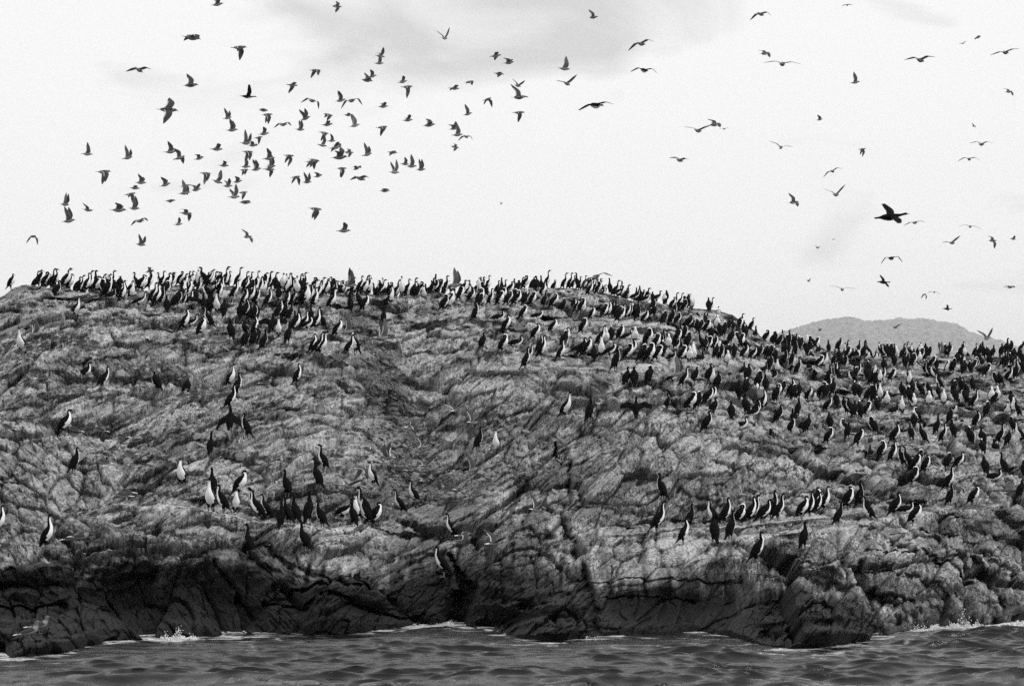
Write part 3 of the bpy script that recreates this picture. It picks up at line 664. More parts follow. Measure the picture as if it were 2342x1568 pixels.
z = n.new('ShaderNodeTexNoise'); z.inputs['Scale'].default_value = 11; z.inputs['Detail'].default_value = 6; z.inputs['Roughness'].default_value = 0.7
mp_ = n.new('ShaderNodeMapping'); mp_.inputs['Scale'].default_value = (0.8, 2.2, 1)
l.new(t.outputs['Object'], mp_.inputs[0]); l.new(mp_.outputs[0], z.inputs['Vector'])
q = n.new('ShaderNodeMapRange'); q.inputs['From Min'].default_value = 0.35; q.inputs['From Max'].default_value = 0.62
l.new(z.outputs['Fac'], q.inputs['Value'])
mm = n.new('ShaderNodeMath'); mm.operation = 'MULTIPLY'; l.new(a.outputs['Fac'], mm.inputs[0]); l.new(q.outputs[0], mm.inputs[1])
c = n.new('ShaderNodeMix'); c.data_type = 'FLOAT'; c.inputs[2].default_value = 0.006; c.inputs[3].default_value = 0.75
l.new(mm.outputs[0], c.inputs[0]); l.new(c.outputs[0], b.inputs['Base Color'])
rr = n.new('ShaderNodeMix'); rr.data_type = 'FLOAT'; rr.inputs[2].default_value = 0.05; rr.inputs[3].default_value = 0.9
l.new(mm.outputs[0], rr.inputs[0]); l.new(rr.outputs[0], b.inputs['Roughness'])
bp = n.new('ShaderNodeBump'); bp.inputs['Strength'].default_value = 0.45; bp.inputs['Distance'].default_value = 0.02
l.new(z.outputs['Fac'], bp.inputs['Height']); l.new(bp.outputs[0], b.inputs['Normal'])
me.materials.append(m)
tag(link(bpy.data.objects.new('water', me)), kind='structure')
def sea_z(x, y):
    i = int(np.clip(np.searchsorted(sx, x), 0, len(sx) - 1)); j = int(np.clip(np.searchsorted(sy, y), 0, len(sy) - 1))
    return float(SZ[j, i])

# ------------------------------------------------------------------ wooded hills across the channel
def hill(name, prof, Y, depth, nrow, ncol, seed, v_):
    p = np.array(prof, float)
    us = np.linspace(p[0, 0], p[-1, 0], ncol); s = np.linspace(0, 1, nrow)[:, None]
    top = np.interp(us, p[:, 0], p[:, 1])
    hx = (us - CU) / FPX * Y + 0 * s
    hz = np.maximum((HORIZON - top) / FPX * Y, 0.0)
    hy = Y - depth * (1 - s) + 0 * us
    prof_ = np.sin(np.clip(s, 0, 1) * math.pi / 2) ** 0.85
    zz = hz * prof_ + Y * 0.0009 * fbm(hx / (Y * .012), s * depth / (Y * .012) + hx / (Y * .05), 4, seed) * sstep(0, 0.2, s) * sstep(0, 20, hz)
    zz += Y * 0.0013 * (vnoise(hx / (Y * .0018), hy / (Y * .004), seed + 9) - .5) * sstep(0.02, 0.2, s) * sstep(0, 20, hz)
    back = np.stack([hx[-1], hy[-1] + depth, -5 + 0 * hx[-1]], -1)[None]
    me = grid_mesh(name, np.concatenate([np.stack([hx, hy, zz - 3], -1), back]), True)
    me.materials.append(grey(name + '_woodland', v_, 0.9, 0.05, 0.9, 0.045))
    return tag(link(bpy.data.objects.new(name, me)), kind='structure')
hill('hill', [(1480, 1047), (1560, 960), (1640, 880), (1715, 800), (1745, 778), (1775, 762), (1800, 753), (1830, 744), (1850, 737), (1890, 728), (1935, 723), (1950, 728), (1985, 734), (2020, 731), (2060, 728), (2100, 726),
    (2112, 730), (2160, 738), (2180, 750), (2225, 766), (2260, 777), (2300, 790), (2340, 803), (2420, 850), (2560, 960), (2700, 1047)], 7800, 1260, 120, 620, 601, 0.22)
hill('far_hill', [(2200, 1047), (2290, 830), (2320, 798), (2342, 784), (2400, 752), (2480, 735), (2600, 760), (2750, 900), (2850, 1047)], 9200, 1200, 60, 240, 611, 0.2)

# ------------------------------------------------------------------ the air between
hz_ = [(-10500, -60, -6), (10500, 11000, 690)]
(x0, y0, z0), (x1, y1, z1) = hz_
v8 = [(x0, y0, z0), (x1, y0, z0), (x1, y1, z0), (x0, y1, z0), (x0, y0, z1), (x1, y0, z1), (x1, y1, z1), (x0, y1, z1)]
me = mesh_from('haze', v8, [(0, 3, 2, 1), (4, 5, 6, 7), (0, 1, 5, 4), (1, 2, 6, 5), (2, 3, 7, 6), (3, 0, 4, 7)], smooth=False)
m = bpy.data.materials.new('haze'); m.use_nodes = True
n, l = m.node_tree.nodes, m.node_tree.links
n.remove(n['Principled BSDF'])
pv = n.new('ShaderNodeVolumePrincipled')
pv.inputs['Color'].default_value = (0.97, 0.97, 0.97, 1); pv.inputs['Density'].default_value = HAZE
pv.inputs['Anisotropy'].default_value = 0.8
l.new(pv.outputs[0], n['Material Output'].inputs['Volume'])
me.materials.append(m)
tag(link(bpy.data.objects.new('haze', me)), kind='stuff')
# ------------------------------------------------------------------ birds
def catmull(P, n):
    """P: (k, m) control rows -> n rows on a smooth curve through them, evenly by chord length"""
    P = np.array(P, float)
    d = np.concatenate([[0], np.cumsum(np.hypot(np.diff(P[:, 0]), np.diff(P[:, 1])))])
    t = np.linspace(0, d[-1], n); out = np.zeros((n, P.shape[1]))
    tang = np.gradient(P, d, axis=0)
    for i, x in enumerate(t):
        k = min(max(int(np.searchsorted(d, x)) - 1, 0), len(d) - 2)
        h = d[k + 1] - d[k]; s = (x - d[k]) / h
        h00 = 2 * s ** 3 - 3 * s ** 2 + 1; h10 = s ** 3 - 2 * s ** 2 + s; h01 = -2 * s ** 3 + 3 * s ** 2; h11 = s ** 3 - s ** 2
        out[i] = h00 * P[k] + h10 * h * tang[k] + h01 * P[k + 1] + h11 * h * tang[k + 1]
    return out, t / d[-1], d / d[-1]

class Geo:
    def __init__(s): s.v = []; s.f = []; s.m = []
    def loft(s, ctrl, n, seg, matf, flip=False):
        """ctrl rows: x, z, half width, half height, (key). Spine lies in the x-z plane; the belly side is to the right of the way tail->head turned down"""
        C, t, kd = catmull([c[:4] for c in ctrl], n)
        C[:, 2:4] = np.maximum(C[:, 2:4], 0.003)
        T = np.gradient(C[:, :2], axis=0); T /= np.linalg.norm(T, axis=1)[:, None] + 1e-9
        b0 = len(s.v)
        key = np.interp(t, kd, np.arange(len(ctrl)))
        for i in range(n):
            x, z, w, h = C[i]; tx, tz = T[i]
            nx, nz = tz, -tx                       # belly direction
            for j in range(seg):
                a = 2 * math.pi * j / seg
                s.v.append((x + nx * math.cos(a) * h, math.sin(a) * w, z + nz * math.cos(a) * h))
        for i in range(n - 1):
            for j in range(seg):
                p = b0 + i * seg + j; q = b0 + i * seg + (j + 1) % seg
                s.f.append((p, q, q + seg, p + seg))
                a = (j + 0.5) / seg * 360; a = a if a <= 180 else 360 - a
                s.m.append(matf((key[i] + key[i + 1]) / 2, a))
        s.f.append(tuple(b0 + j for j in range(seg))[::-1]); s.m.append(matf(key[0], 0))
        s.f.append(tuple(b0 + (n - 1) * seg + j for j in range(seg))); s.m.append(matf(key[-1], 0))
    def wing(s, side, root, in_len, out_len, e1, e2, chord, sweep, mats, fan=0.0, thick=0.014, tipc=0.12, fingers=0, st=9, cd=(1.0, 0.0)):
        """a wing of two panels: root (x,y,z), angles above level of the arm and the hand, chord, sweep of the hand"""
        top, und, edge = mats
        pts = []
        for i in range(st):
            q = i / (st - 1)
            d_in = min(q / 0.42, 1.0) * in_len; d_out = max((q - 0.42) / 0.58, 0.0) * out_len
            e = e1
            y = root[1] + math.cos(R(e1)) * d_in + math.cos(R(e2)) * d_out
            z = root[2] + math.sin(R(e1)) * d_in + math.sin(R(e2)) * d_out
            fx = 0.10 * chord * math.sin(min(q / 0.42, 1) * math.pi / 2) * 3.0 - sweep * (max((q - 0.42) / 0.58, 0) ** 1.4)
            c = chord * (1.0 - 0.10 * q) if q < 0.5 else chord * (0.95 - (0.95 - tipc) * ((q - 0.5) / 0.5) ** 1.5)
            pts.append((root[0] + fx, y, z, c, e1 if q < 0.42 else e2, q))
        b0 = len(s.v)
        for (x, y, z, c, e, q) in pts:
            ny, nz_ = -math.sin(R(e)), math.cos(R(e))
            th = thick * (1 - 0.75 * q)
            for fx, k in ((0.0, 0.0), (-0.22, 1.0), (-0.62, 0.8), (-0.86, 0.45), (-1.0, 0.0)):
                s.v.append((x + fx * c * cd[0] + cd[1] * th * k, side * (y + ny * th * k * cd[0]), z + fx * c * cd[1] + nz_ * th * k * cd[0]))
            for fx, k in ((-0.86, -0.1), (-0.62, -0.15), (-0.22, -0.45)):
                s.v.append((x + fx * c * cd[0] + cd[1] * th * k, side * (y + ny * th * k * cd[0]), z + fx * c * cd[1] + nz_ * th * k * cd[0]))
        for i in range(st - 1):
            for j in range(8):
                p = b0 + i * 8 + j; q_ = b0 + i * 8 + (j + 1) % 8
                fc = (p, q_, q_ + 8, p + 8)
                s.f.append(fc if side < 0 else fc[::-1])
                white = (j in (3, 4)) and i < 5
                s.m.append(edge if white else (top if j < 4 else und))
        s.f.append(tuple(b0 + (st - 1) * 8 + j for j in range(8))); s.m.append(top)
        s.f.append(tuple(b0 + j for j in range(8))); s.m.append(top)
        for k in range(fingers):                 # parted primaries at the wing tip
            x, y, z, c, e, q = pts[-2 + (k // 3) * 0]
            a0 = (x - c * (0.15 + 0.28 * k), y, z); L = out_len * (0.30 - 0.035 * k)
            ex = -0.35 - 0.18 * k
            w = c * 0.12
            b1 = len(s.v)
            for u_, ww in ((-0.4, 1.0), (0.5, 1.0), (1.0, 0.25)):
                for sx_ in (1, -1):
                    s.v.append((a0[0] + ex * L * u_ + sx_ * w * ww, side * (a0[1] + math.cos(R(e)) * L * u_), a0[2] + math.sin(R(e)) * L * u_ + 0.004))
            for sx_ in (0, 2):
                s.f.append((b1 + sx_, b1 + sx_ + 1, b1 + sx_ + 3, b1 + sx_ + 2)); s.m.append(top)
    def mesh(s, name, mats): return mesh_from(name, s.v, s.f, mats, s.m, True)

CM = [M['black'], M['white'], M['bill'], M['foot']]
def corm_mat(k, a):
    # key: 0 tail tip 1 tail base 2 rump 3 mid 4 chest 5 shoulder 6.. neck .. head
    if k < 1.3: return 0
    if k < 2.2: lim = 34
    elif k < 3.2: lim = 54
    elif k < 4.6: lim = 66
    elif k < 5.6: lim = 72
    elif k < 9.2: lim = 64
    elif k < 10.2: lim = 44
    else: lim = 0
    if a < lim: return 1
    if 3.15 < k < 4.0 and 100 < a < 110: return 1          # the bar on the folded wing
    return 0
def corm_ctrl(pose, j):
    lean = {'U': 0.0, 'S': 0.02, 'P': 0.03, 'H': 0.0, 'D': 0.0, 'W': 0.0}[pose] + j * 0.012
    body = [(-0.235, 0.020, .030, .008), (-0.150, 0.125, .045, .024), (-0.100, 0.190, .072, .062), (-0.025, 0.285, .094, .092), (0.040 + lean, 0.385, .086, .086), (0.075 + lean, 0.455, .054, .058)]
    if pose == 'U':
        nk = [(0.082, 0.515, .035, .038), (0.076, 0.570, .028, .030), (0.074, 0.622, .026, .027), (0.090, 0.660, .027, .030), (0.118, 0.672, .024, .026), (0.142, 0.668, .013, .014)]
    elif pose == 'W':
        nk = [(0.085, 0.505, .036, .038), (0.072, 0.545, .028, .030), (0.066, 0.580, .026, .027), (0.085, 0.610, .027, .030), (0.115, 0.620, .024, .026), (0.140, 0.616, .013, .014)]
    elif pose == 'S':
        nk = [(0.096, 0.490, .038, .042), (0.084, 0.522, .030, .033), (0.066, 0.548, .028, .029), (0.082, 0.576, .028, .031), (0.114, 0.582, .024, .026), (0.138, 0.576, .013, .014)]
    elif pose == 'P':
        nk = [(0.125, 0.490, .038, .042), (0.130, 0.535, .031, .033), (0.100, 0.565, .029, .030), (0.062, 0.558, .029, .031), (0.036, 0.530, .026, .027), (0.018, 0.505, .013, .014)]
    elif pose == 'H':
        body = [(-0.330, 0.150, .030, .008), (-0.235, 0.190, .045, .024), (-0.165, 0.215, .070, .062), (-0.050, 0.250, .092, .088), (0.075, 0.300, .082, .080), (0.135, 0.345, .052, .054)]
        nk = [(0.165, 0.390, .036, .038), (0.165, 0.440, .029, .031), (0.158, 0.485, .027, .028), (0.176, 0.518, .028, .031), (0.206, 0.524, .024, .026), (0.230, 0.518, .013, .014)]
    else:                                        # lying on the belly
        body = [(-0.330, 0.050, .030, .008), (-0.235, 0.080, .045, .024), (-0.165, 0.098, .074, .060), (-0.045, 0.115, .098, .088), (0.080, 0.140, .086, .080), (0.135, 0.175, .052, .054)]
        nk = [(0.165, 0.220, .036, .038), (0.160, 0.265, .029, .031), (0.150, 0.305, .027, .028), (0.170, 0.336, .028, .031), (0.200, 0.342, .024, .026), (0.224, 0.336, .013, .014)]
    if pose != 'D' and pose != 'P':
        nk = [(x + lean * 0.7 + j * 0.006 * i, z + j * 0.006 * i, w, h) for i, (x, z, w, h) in enumerate(nk)]
    k_ = {'S': 1.13, 'P': 1.18, 'D': 1.1}.get(pose, 1.0)
    body = [body[0]] + [(x, z, w * 1.12 * k_, h * 1.10 * k_) for x, z, w, h in body[1:]]
    nk = [(x, z, w * 1.18, h * 1.18) for x, z, w, h in nk]
    return body + nk
def bill_mesh(c, name, L=0.058):
    (x0, z0), (x1, z1) = c[-2][:2], c[-1][:2]
    dx, dz = x1 - x0, z1 - z0; d = math.hypot(dx, dz) or 1; dx, dz = dx / d, dz / d
    g = Geo()
    pts = [(x1 - dx * .012, z1 - dz * .012, .011, .012), (x1 + dx * L * .35, z1 + dz * L * .35 - .002, .0085, .008), (x1 + dx * L * .85, z1 + dz * L * .85 - .003, .005, .0055), (x1 + dx * L, z1 + dz * L - .010, .003, .004)]
    g.loft(pts, 6, 6, lambda k, a: 0)
    return g.mesh(name, [M['bill']])
def foot_mesh(name, xo, hip, side):
    g = Geo()
    y = 0.045 * side
    n = 6                                        # feathered thigh and short leg
    for i, (z, r_, xx) in enumerate(((hip, .042, xo - .03), (hip * .55, .026, xo - .02), (0.03, .012, xo - .015), (0.012, .012, xo - .01))):
        for k in range(n):
            a = 2 * math.pi * k / n
            g.v.append((xx + r_ * math.cos(a), y + r_ * math.sin(a), z))
    for i in range(3):
        for k in range(n):
            g.f.append((i * n + k, i * n + (k + 1) % n, (i + 1) * n + (k + 1) % n, (i + 1) * n + k)); g.m.append(0 if i == 0 else 1)
    b = len(g.v)                                  # webbed toes
    fan = [(-.035, 0), (.0, -.014), (.055, -.040), (.075, -.008), (.070, .026), (.035, .034), (.0, .014)]
    for zz in (0.012, 0.0):
        for fx, fy in fan: g.v.append((xo + fx, y + fy * 1.0, zz))
    m_ = len(fan)
    g.f.append(tuple(b + i for i in range(m_))); g.m.append(1)
    g.f.append(tuple(b + m_ + i for i in range(m_))[::-1]); g.m.append(1)
    for i in range(m_):
        g.f.append((b + i, b + m_ + i, b + m_ + (i + 1) % m_, b + (i + 1) % m_)); g.m.append(1)
    return g.mesh(name, [M['black'], M['foot']])

CPROTO = {}
for pose in 'USPHDW':
    for j in (-1, 0, 1):
        c = corm_ctrl(pose, j)
        g = Geo(); g.loft(c, 36, 20, corm_mat)
        if pose == 'W':
            for side in (-1, 1):
                g.wing(side, (0.045, 0.06, 0.43), 0.20, 0.24, (24, 32, -28)[j], (-24, -10, -66)[j], 0.21, 0.04, (0, 0, 0), thick=0.03, tipc=0.62, cd=(0.42, 0.90))
        name = 'cormorant_body'
        CPROTO[pose, j] = dict(body=g.mesh(name, CM), bill=bill_mesh(c, 'bill'),
                               foot=None if pose == 'D' else [foot_mesh('foot', -0.01 if pose != 'H' else 0.0, 0.20, s_) for s_ in (-1, 1)])
YAW = {'R': 0, 'L': 180, 'A': 90, 'T': -90, 'r': 42, 'l': 138, 't': -40, 's': -140}

# place every cormorant on the rock
placed = []
for idx, (u, v, c) in enumerate(BIRDS):
    pose, face = c[0][0], c[0][1]
    if u > 1480 and v < 1010 and face == 'R' and rng.random() < 0.42: face = 'r'
    if u > 1480 and v < 1010 and pose == 'U' and rng.random() < 0.40: pose = rng.choice('SSP')
    u += rng.gauss(0, 1.6)
    p, nrm, miss = ground(u, v)
    if p is None: continue
    top_ = v - float(crest_v(u)) < 11
    if top_ and pose == 'U' and rng.random() < 0.22: pose = rng.choice('SSP')
    if top_ and rng.random() < 0.6:
        q, _ = down(p.x * (1 + 0.6 / p.y), p.y + abs(rng.gauss(0.3, 1.1)))
        if q is not None and q.z > p.z - 0.5: p = q; miss = 0
    if miss > 2:                                   # stands behind the skyline
        q, _ = down(p.x * (1 + 0.5 / p.y), p.y + min(0.25 + 0.05 * miss, 1.2))
        if q is not None: p = q
    p = p + Vector((0, -0.05, -0.008))
    yaw = YAW[face] + rng.gauss(0, 9)
    sc = rng.uniform(0.93, 1.15) * (0.94 if v > 1000 else 1.0)
    tiltz = rng.gauss(0, 3.5)
    placed.append(dict(u=u, v=v, pose=pose, face=face, p=p, yaw=yaw, sc=sc, tilt=tiltz, j=-1 if c[0].endswith('-') else rng.choice((0, 1)) if pose == 'W' else rng.choice((-1, 0, 1)), D=p.y, miss=miss))
print('cormorants', len(placed))
# more of the crowd, standing between and behind the surveyed ones where it is thickest
seen_ = [(b['u'], b['v']) for b in placed]
for (u, v, c) in list(BIRDS):
    dense = sum(1 for (a_, b_) in seen_ if abs(a_ - u) < 26 and abs(b_ - v) < 18)
    if dense < 5 or rng.random() > 0.62: continue
    u2, v2 = u + rng.choice((-1, 1)) * rng.uniform(5, 10), v - rng.uniform(3, 10)
    p, nrm, miss = ground(u2, v2)
    if p is None: continue
    if miss > 2:
        q, _ = down(p.x * (1 + 0.5 / p.y), p.y + rng.uniform(0.3, 2.0))
        if q is None: continue
        p = q
    pose = rng.choice('UUSSPP'); face = rng.choice('RRrrAAlT')
    placed.append(dict(u=u2, v=v2, pose=pose, face=face, p=p + Vector((0, -0.04, -0.01)), yaw=YAW[face] + rng.gauss(0, 14), sc=rng.uniform(0.92, 1.12), tilt=rng.gauss(0, 4), j=rng.choice((-1, 0, 1)), D=p.y, miss=miss, extra=1))
print('with crowd', len(placed))
# the 300 that show largest are individuals; the crowd behind them is one mass
def crowded(b):
    n_ = 0
    for o in placed:
        if o is not b and abs(o['u'] - b['u']) < 7 and 2 < o['v'] - b['v'] < 26: n_ += 1
    return n_
for b in placed:
    b['rank'] = (1.5 if b.get('extra') else 1.0) * b['D'] * (1 + 0.16 * crowded(b)) * (1.15 if b['miss'] > 2 else 1.0) * (1.15 if b['pose'] == 'D' else 1.0)
placed.sort(key=lambda b: b['rank'])
for i, b in enumerate(placed): b['single'] = i < 300

def bird_matrix(b):
    return (Matrix.Translation(b['p']) @ Matrix.Rotation(R(b['yaw']), 4, 'Z') @ Matrix.Rotation(R(b['tilt']), 4, 'Y') @ Matrix.Diagonal((b['sc'], b['sc'], b['sc'], 1)))

# where each one stands, in words
def zone(b):
    u, v = b['u'], b['v']
    if v > 1090:
        if u < 640: return 'on the low left ledge' if u > 300 else 'on the low rocks at far left'
        if u < 960: return 'on the low ledge left of the gully'
        if u < 1300: return 'on the low rocks below the gully'
        if u < 1760: return 'at the left end of the right ledge'
        return 'on the sloping right ledge' if u < 2060 else 'on the low rocks at far right'
    if u < 330:
        return 'on the left skyline' if v < 700 else ('on the far left slope' if v > 740 else 'just below the left skyline')
    if u < 560:
        return 'on the skyline above the left slope' if v < 660 else ('in the upper left crowd' if v < 740 else 'on the left slope below the crowd')
    if u < 700:
        return 'on the crowded skyline, left of the gully' if v < 680 else ('in the block below the left crowd' if v < 815 else 'on the bare slope left of the gully')
    if u < 880:
        return 'along the skyline above the gully' if v < 700 else ('at the head of the gully' if v < 850 else 'on the slope beside the gully')
    if u < 1060:
        return 'along the skyline right of the gully head' if v < 730 else 'in the middle of the gully'
    if u < 1240:
        return 'along the middle skyline' if v < 690 else ('just under the middle skyline' if v < 800 else 'on the bare middle slope')
    if u < 1400:
        return 'on the hump of the skyline' if v < 675 else ('on the second ledge under the hump' if v < 740 else ('on the third ledge under the hump' if v < 860 else 'on the bare face under the hump'))
    if u < 1570:
        return 'on the falling skyline' if v < 700 else ('second ledge under the falling skyline' if v < 780 else ('third ledge under the falling skyline' if v < 850 else 'on the face below the third ledge'))
    if u < 1760:
        return 'on the right shoulder of the skyline' if v < 760 else ('in the crowd on the right shoulder' if v < 840 else ('below the crowd on the right shoulder' if v < 915 else 'on the right middle slope'))
    row = ('at the foot of the hill' if v < 826 else 'second row under the hill' if v < 862 else 'third row under the hill' if v < 905 else
           'fourth row under the hill' if v < 945 else 'fifth row under the hill' if v < 1000 else 'lowest rows under the hill')
    return row + (', left' if u < 1960 else ', middle' if u < 2160 else ', right')
ORD = ['first', 'second', 'third', 'fourth', 'fifth', 'sixth', 'seventh', 'eighth', 'ninth', 'tenth', 'eleventh', 'twelfth', 'thirteenth', 'fourteenth', 'fifteenth', 'sixteenth',
       'seventeenth', 'eighteenth', 'nineteenth', 'twentieth']
PW = {'U': 'upright', 'S': 'relaxed', 'P': 'preening', 'H': 'stooping', 'D': 'resting', 'W': 'wing-drying'}
FW = {'R': 'facing right', 'L': 'facing left', 'A': 'seen from behind', 'T': 'facing the viewer', 'r': 'turned away right', 'l': 'turned away left', 't': 'turned towards right', 's': 'turned towards left'}
def order_labels(items, noun, zone_f, look_f):
    """a label made of the look, then the place in its zone counted from the left among those of that look"""
    cells = {}
    for b in items: cells.setdefault((zone_f(b), look_f(b)), []).append(b)
    for (zn, lk), bs in cells.items():
        bs.sort(key=lambda b: b['u'])
        for i, b in enumerate(bs):
            w = '' if len(bs) == 1 else (('leftmost' if i == 0 else 'rightmost' if i == len(bs) - 1 else ORD[i] + ' from left') + ' ')
            pre = lk % noun
            b['label'] = (pre + ', ' + w + zn).replace(' ,', ',')
singles = [b for b in placed if b['single']]
order_labels(singles, 'cormorant', zone, lambda b: PW[b['pose']] + ' %s ' + FW[b['face']])
for b in singles:
    if len(b['label'].split()) > 16: print('LONG', b['label'])
    pr = CPROTO[b['pose'], b['j']]
    o = bpy.data.objects.new('cormorant', pr['body'])
    o.matrix_world = bird_matrix(b)
    tag(link(o), b['label'], 'cormorant', 'cormorants standing on the rock')
    parts = [('bill', pr['bill'])] + [('foot', f_) for f_ in (pr['foot'] or [])]
    for nm, me_ in parts:
        link(bpy.data.objects.new(nm, me_), o)
def merged(name, items, get, mats):
    VV, FF, MM = [], [], []; off = 0
    for b in items:
        mw = np.array(bird_matrix(b))
        for me_ in get(b):
            co = np.zeros(len(me_.vertices) * 3, np.float32); me_.vertices.foreach_get('co', co)
            co = co.reshape(-1, 3) @ mw[:3, :3].T + mw[:3, 3]
            VV.append(co)
            for p_ in me_.polygons:
                FF.append([off + i for i in p_.vertices]); MM.append(mats.index(me_.materials[p_.material_index]))
            off += len(co)
    me_ = bpy.data.meshes.new(name); me_.from_pydata(np.concatenate(VV).tolist(), [], FF)
    for m_ in mats: me_.materials.append(m_)
    me_.polygons.foreach_set('material_index', np.array(MM, np.int32)); me_.polygons.foreach_set('use_smooth', np.full(len(MM), True)); me_.update()
    return me_
rest = [b for b in placed if not b['single']]
crowd = merged('cormorant_crowd', rest, lambda b: [CPROTO[b['pose'], b['j']]['body'], CPROTO[b['pose'], b['j']]['bill']] + (CPROTO[b['pose'], b['j']]['foot'] or []), CM)
tag(link(bpy.data.objects.new('cormorant_crowd', crowd)), 'farther cormorants packed along the skyline and between the nearer ones', 'cormorants', kind='stuff')

# ------------------------------------------------------------------ gulls
GM = [M['gull_back'], M['gull_body'], M['gull_under'], M['gull_head'], M['gull_tail']]
def gull_mat(k, a):
    if k < 1.0: return 4
    if k > 5.3: return 3
    if a > 118 and 1.2 < k < 4.6: return 0
    return 1
GBODY = [(-0.235, 0.004, .034, .005), (-0.150, 0.002, .030, .016), (-0.075, -0.004, .046, .042), (0.020, -0.006, .056, .056), (0.095, 0.004, .046, .048), (0.140, 0.014, .033, .036), (0.172, 0.018, .029, .031), (0.196, 0.012, .019, .020), (0.206, 0.009, .009, .010)]
WINGS = {'U': (60, 74, .05), 'u': (36, 6, .10), 'L': (10, -8, .12), 'd': (4, -38, .12), 'D': (-34, -66, .08), 'M': (16, -34, .10), 'G': (14, -12, .12), 'V': (42, 30, .10), 'B': (14, -4, .10), 'E': (18, -30, .12), 'Q': (-8, -14, .1)}
GYAW = {'U': 14, 'u': 12, 'L': 6, 'd': 12, 'D': 16, 'M': 58, 'G': 62, 'V': 52, 'B': 16, 'E': 30, 'Q': 36}
GROLL = {'B': 34, 'E': 16, 'Q': 30}
FLYP = {}
def fly_proto(kind, w, j):
    k = (kind, w, j)
    if k in FLYP: return FLYP[k]
    g = Geo(); e1, e2, sw = WINGS[w]; e1 += 6 * j; e2 += 10 * j
    if kind == 'gull':
        g.loft(GBODY, 22, 12, gull_mat)
        for side in (-1, 1):
            g.wing(side, (0.085, 0.030, 0.022), 0.185, 0.285, e1, e2, 0.165, 0.11 + sw * .3, (0, 2, 4), thick=0.014, tipc=0.13)
        me_ = g.mesh('gull_body', GM)
        bl = bill_mesh([(0.196, 0.012), (0.206, 0.009)], 'bill', 0.036)
    else:
        c = [(-0.40, -0.01, .045, .007), (-0.28, -0.005, .045, .022), (-0.20, -0.004, .068, .055), (-0.06, -0.012, .088, .080), (0.07, -0.002, .074, .070), (0.14, 0.012, .048, .048),
             (0.19, 0.022, .033, .034), (0.24, 0.030, .027, .028), (0.29, 0.040, .026, .026), (0.325, 0.046, .027, .029), (0.352, 0.044, .023, .024), (0.374, 0.040, .012, .013)]
        g.loft(c, 32, 14, corm_mat)
        for side in (-1, 1):
            g.wing(side, (0.075, 0.045, 0.03), 0.24, 0.30, e1, e2, 0.19, 0.10, (0, 0, 0), thick=0.02, tipc=0.42, fingers=3)
        me_ = g.mesh('cormorant_body', CM)
        bl = bill_mesh(c, 'bill', 0.055)
    FLYP[k] = (me_, bl)
    return FLYP[k]
flyers = []
for (u, v, c) in FGULLS:
    ln = float(c[0]); code = c[1]
    kind = 'cormorant' if code[0] == 'K' else 'gull'
    w = code.lstrip('K')[0]; left = code.endswith('l')
    if w in 'MGV': ln *= 1.15
    Yd = (0.44 if kind == 'gull' else 0.78) * FPX / (ln / 4.0)
    if v > 700 and u < 1700 or v > 830: 
        p, _, ms = ground(u, v + 6)
        if p is not None and Yd > p.y - 1.2: Yd = p.y - 1.4
    flyers.append(dict(u=u, v=v, kind=kind, w=w, p=at(u, v, Yd), D=Yd, j=rng.choice((-2, -1, 0, 1, 2)), left=left,
                       yaw=(180 - GYAW[w] if left else GYAW[w] * rng.choice((1, 1, -1)) if w in 'UuLdD' else GYAW[w]) + rng.gauss(0, 11), roll=GROLL.get(w, 0) + rng.gauss(0, 9), pitch=rng.gauss(-2, 7)))
FLW = {'U': '%s with wings raised high', 'u': '%s with wings half raised', 'L': '%s with wings held level', 'd': '%s with wings dipping', 'D': '%s with wings beaten down', 'M': '%s with arched wings',
       'G': '%s gliding with spread wings', 'V': '%s with wings in a V', 'B': '%s banking', 'E': '%s banking with one wing down', 'Q': 'large %s banking with broad wings spread'}
def sky_zone(b):
    u, v = b['u'], b['v']
    if v > 660 and u < 1700 or v > 830: 
        return 'before the %s of the rock' % ('left' if u < 780 else 'middle' if u < 1250 else 'right')
    colw = 'far left' if u < 330 else 'left' if u < 620 else 'left centre' if u < 860 else 'centre' if u < 1200 else 'right centre' if u < 1700 else 'right' if u < 2060 else 'far right'
    row = 'top of the sky' if v < 150 else 'upper sky' if v < 270 else 'middle sky' if v < 350 else 'lower sky' if v < 430 else 'low sky' if v < 640 else 'sky beside the hill'
    return 'in the %s, %s' % (row, colw)
order_labels([b for b in flyers if b['kind'] == 'gull'], 'gull', sky_zone, lambda b: FLW[b['w']])
order_labels([b for b in flyers if b['kind'] != 'gull'], 'flying cormorant', sky_zone, lambda b: FLW[b['w']])
for b in flyers:
    if len(b['label'].split()) > 16: print('LONG', b['label'])
    me_, bl = fly_proto(b['kind'], b['w'], b['j'])
    o = bpy.data.objects.new(b['kind'], me_)
    s_ = rng.uniform(0.94, 1.06)
    o.matrix_world = Matrix.Translation(b['p']) @ Matrix.Rotation(R(b['yaw']), 4, 'Z') @ Matrix.Rotation(R(b['pitch']), 4, 'Y') @ Matrix.Rotation(R(b['roll']), 4, 'X') @ Matrix.Diagonal((s_, s_, s_, 1))
    tag(link(o), b['label'], b['kind'], 'gulls on the wing' if b['kind'] == 'gull' else 'cormorants on the wing')
    link(bpy.data.objects.new('bill', bl), o)
